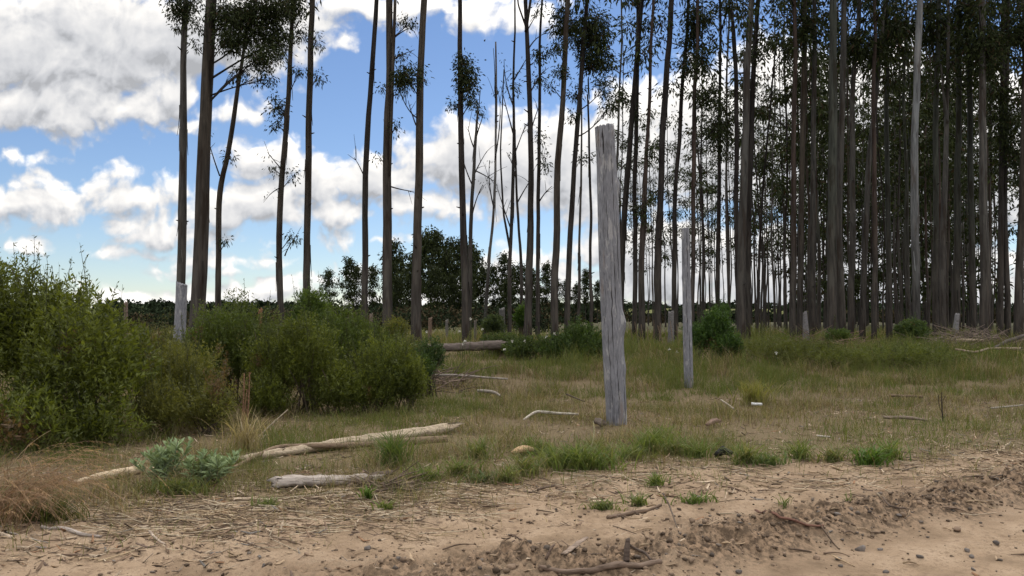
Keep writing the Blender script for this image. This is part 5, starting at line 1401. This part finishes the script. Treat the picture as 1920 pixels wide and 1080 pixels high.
# ------------------------------------------------------------------ countless crumbs, chips and fallen leaves
def straw_mat():
    """fallen straw, thin twigs and stalks lying flat where the grass ends on the left"""
    rng = np.random.default_rng(83); g = Geo()
    for q in range(1500):
        u = rng.uniform(120, 900); v = 960 + rng.normal(0, 26) - 0.055 * (u - 400)
        if q > 850: u = rng.uniform(600, 1915); v = np.interp(u, [600, 1000, 1300, 1915], [945, 905, 885, 868]) + abs(rng.normal(0, 38)) - 22
        p = gnd_fast(u, v); L = rng.uniform(0.06, 0.42); an = rng.normal(-0.1, 0.55)
        b = p + L * np.array([math.cos(an), math.sin(an), 0]); m = (p + b) / 2 + rng.normal(0, 0.02 + 0.05 * L, 3)
        for w in (p, b, m): w[2] = h1(w[0], w[1]) + 0.004 + 0.03 * rng.random() ** 2
        col = np.array([(0.36, 0.275, 0.17), (0.25, 0.18, 0.11), (0.14, 0.10, 0.07), (0.45, 0.37, 0.26)][rng.integers(0, 4)]) * rng.uniform(.7, 1.2)
        tube(g, np.array([p, m, b]), [0.0035, 0.0035, 0.002], 4, col, cap=False)
    tag(g.build('straw', M_STEM), 'flattened straw and thin stalks where grass ends', 'straw', kind='stuff')
def gnd_fast(u, v):
    d = ray(u, v); k = -CAM_Z / d[2]
    x, y = d[0] * k, d[1] * k
    return np.array([x, y, h1(x, y)])
straw_mat()
def crumbs():
    rng = np.random.default_rng(81)
    # crumbs of earth, thick along the ridge
    n = 24000
    y = np.sqrt(rng.uniform(4.0 ** 2, 9.2 ** 2, n)); x = rng.uniform(-1, 1, n) * (0.72 * y + 0.4)
    sd = (road_edge_y(x) - y) * 0.87
    cw = np.exp(-((sd + 0.08) / 0.28) ** 2) * sstep(-2.4, 0.2, x)
    sandy = sstep(0.9, -0.3, y - grass_edge_y(x)) * sstep(0.35, 0.0, sd)
    keep = rng.random(n) < np.clip(0.95 * cw + 0.35 * sandy * fbm(x * 1.4, y * 1.4, 151, 3) ** 2 * 2.0 + 0.025, 0, 1)
    x, y, cw = x[keep], y[keep], cw[keep]; n = len(x); z = H(x, y)
    g = Geo()
    for i in range(n):
        s = (0.004 + 0.017 * rng.random() ** 2.5) * (1 + 0.9 * cw[i] * rng.random())
        V = rock_verts(ICO1[0], rng, (s * 1.2, s, s * 0.75)) + (x[i], y[i], z[i] + s * 0.2)
        c = np.array([0.19, 0.135, 0.092]) * rng.uniform(0.35, 1.25) if rng.random() < 0.85 else np.array([0.125, 0.10, 0.08]) * rng.uniform(0.6, 1.2)
        g.add(V, None, ICO1[1], c)
    tag(g.build('gravel', M_STONE), 'crumbs of earth and fine gravel strewn on the sandy verge', 'gravel', kind='stuff')
    # bark chips, leaves, straw bits
    n = 52000
    y = np.sqrt(rng.uniform(4.0 ** 2, 15 ** 2, n)); x = rng.uniform(-1, 1, n) * (0.72 * y + 0.4)
    sd = (road_edge_y(x) - y) * 0.87
    e = y - grass_edge_y(x)
    dn = (sstep(-2.4, -0.2, e) * (1 - 0.6 * sstep(0.4, 2.0, e)) * np.clip(0.05 + 3.6 * (fbm(x * 1.3, y * 1.9, 152, 4) - 0.40), 0.03, 1) + 0.09) * (1 + 0.9 * sstep(-0.6, -2.2, x))
    dn *= 1 - 0.85 * sstep(0.0, 0.2, sd) * sstep(-0.5, 1, x)
    keep = rng.random(n) < dn
    x, y = x[keep], y[keep]; n = len(x); z = H(x, y)
    L = 0.02 + 0.16 * rng.random(n) ** 2.6; W = np.minimum(L * (0.05 + 0.45 * rng.random(n) ** 2), 0.020)
    an = rng.normal(0, 0.8, n) + (rng.random(n) < 0.5) * np.pi
    D = np.stack([np.cos(an), np.sin(an), rng.normal(0.05, 0.22, n)], -1)
    D /= np.linalg.norm(D, axis=1, keepdims=True)
    up = np.stack([rng.normal(0, .35, n), rng.normal(0, .35, n), np.ones(n)], -1)
    S = np.cross(D, up); S /= np.linalg.norm(S, axis=1, keepdims=True)
    Nn = np.cross(S, D)
    P = np.stack([x, y, z + 0.006], -1); l2, w2, th = (L / 2)[:, None], (W / 2)[:, None], (0.0015 + W * 0.08)[:, None]
    # thin curled slivers with real thickness: 8 corners
    cur = Nn * (L * rng.uniform(-0.12, 0.2, n))[:, None]
    A = [P - D * l2 - S * w2 * .6 + cur, P + S * 0 + D * 0 - S * w2, P + D * l2 - S * w2 * .4 + cur, P + D * l2 + S * w2 * .4 + cur, P + S * w2, P - D * l2 + S * w2 * .6 + cur]
    V = np.stack(A + [a - Nn * th for a in A], 1)
    o = np.arange(n)[:, None] * 12
    Q = np.concatenate([o + np.array([q]) for q in ((0, 1, 4, 5), (1, 2, 3, 4), (6, 11, 10, 7), (7, 10, 9, 8), (0, 6, 7, 1), (1, 7, 8, 2), (2, 8, 9, 3), (3, 9, 10, 4), (4, 10, 11, 5), (5, 11, 6, 0))])
    pal = np.array([(0.33, 0.24, 0.155), (0.20, 0.135, 0.09), (0.115, 0.08, 0.06), (0.42, 0.33, 0.235), (0.24, 0.135, 0.075), (0.17, 0.15, 0.13)])
    tint = pal[rng.choice(6, n, p=[.32, .20, .13, .20, .07, .08])] * rng.uniform(0.7, 1.2, (n, 1))
    mm = mesh('leaf_litter', V.reshape(-1, 3), Q, None, M_STEM, np.repeat(tint, 12, 0))
    tag(mm, 'bark chips, dry leaves and straw littering the verge', 'leaf litter', kind='stuff')
crumbs()

def flowers():
    rng = np.random.default_rng(91)
    spots = [(868, 645), (872, 640), (984, 640), (960, 640), (1024, 632), (1040, 626), (1255, 655), (1269, 660), (700, 637), (718, 642), (735, 644), (745, 641), (862, 622), (905, 618), (882, 598), (800, 622), (1455, 662), (946, 655)]
    for i, (u, v) in enumerate(spots):
        Y = rng.uniform(19, 22)
        b = at(u, v, Y); a = np.array([b[0] + rng.normal(0, .04), Y, h1(b[0], Y)])
        if b[2] < a[2] + 0.1: b[2] = a[2] + 0.45
        g = Geo(); tube(g, bezier_limb(a, b, rng, 0.02, 6), 0.006, 4, (0.06, 0.08, 0.03), cap=False)
        m = 14; leaves(g, np.repeat(b[None], m, 0), rng.normal(size=(m, 3)) + (0, -.3, .3), 0.05, 0.03, (0.62, 0.60, 0.52), rng, 0.0)
        tag(g.build('white_wildflower', M_STEM, None, False, a), 'white flower head on a weed stem on the grassy bank', 'wildflower', 'white wildflowers on the bank')
flowers()
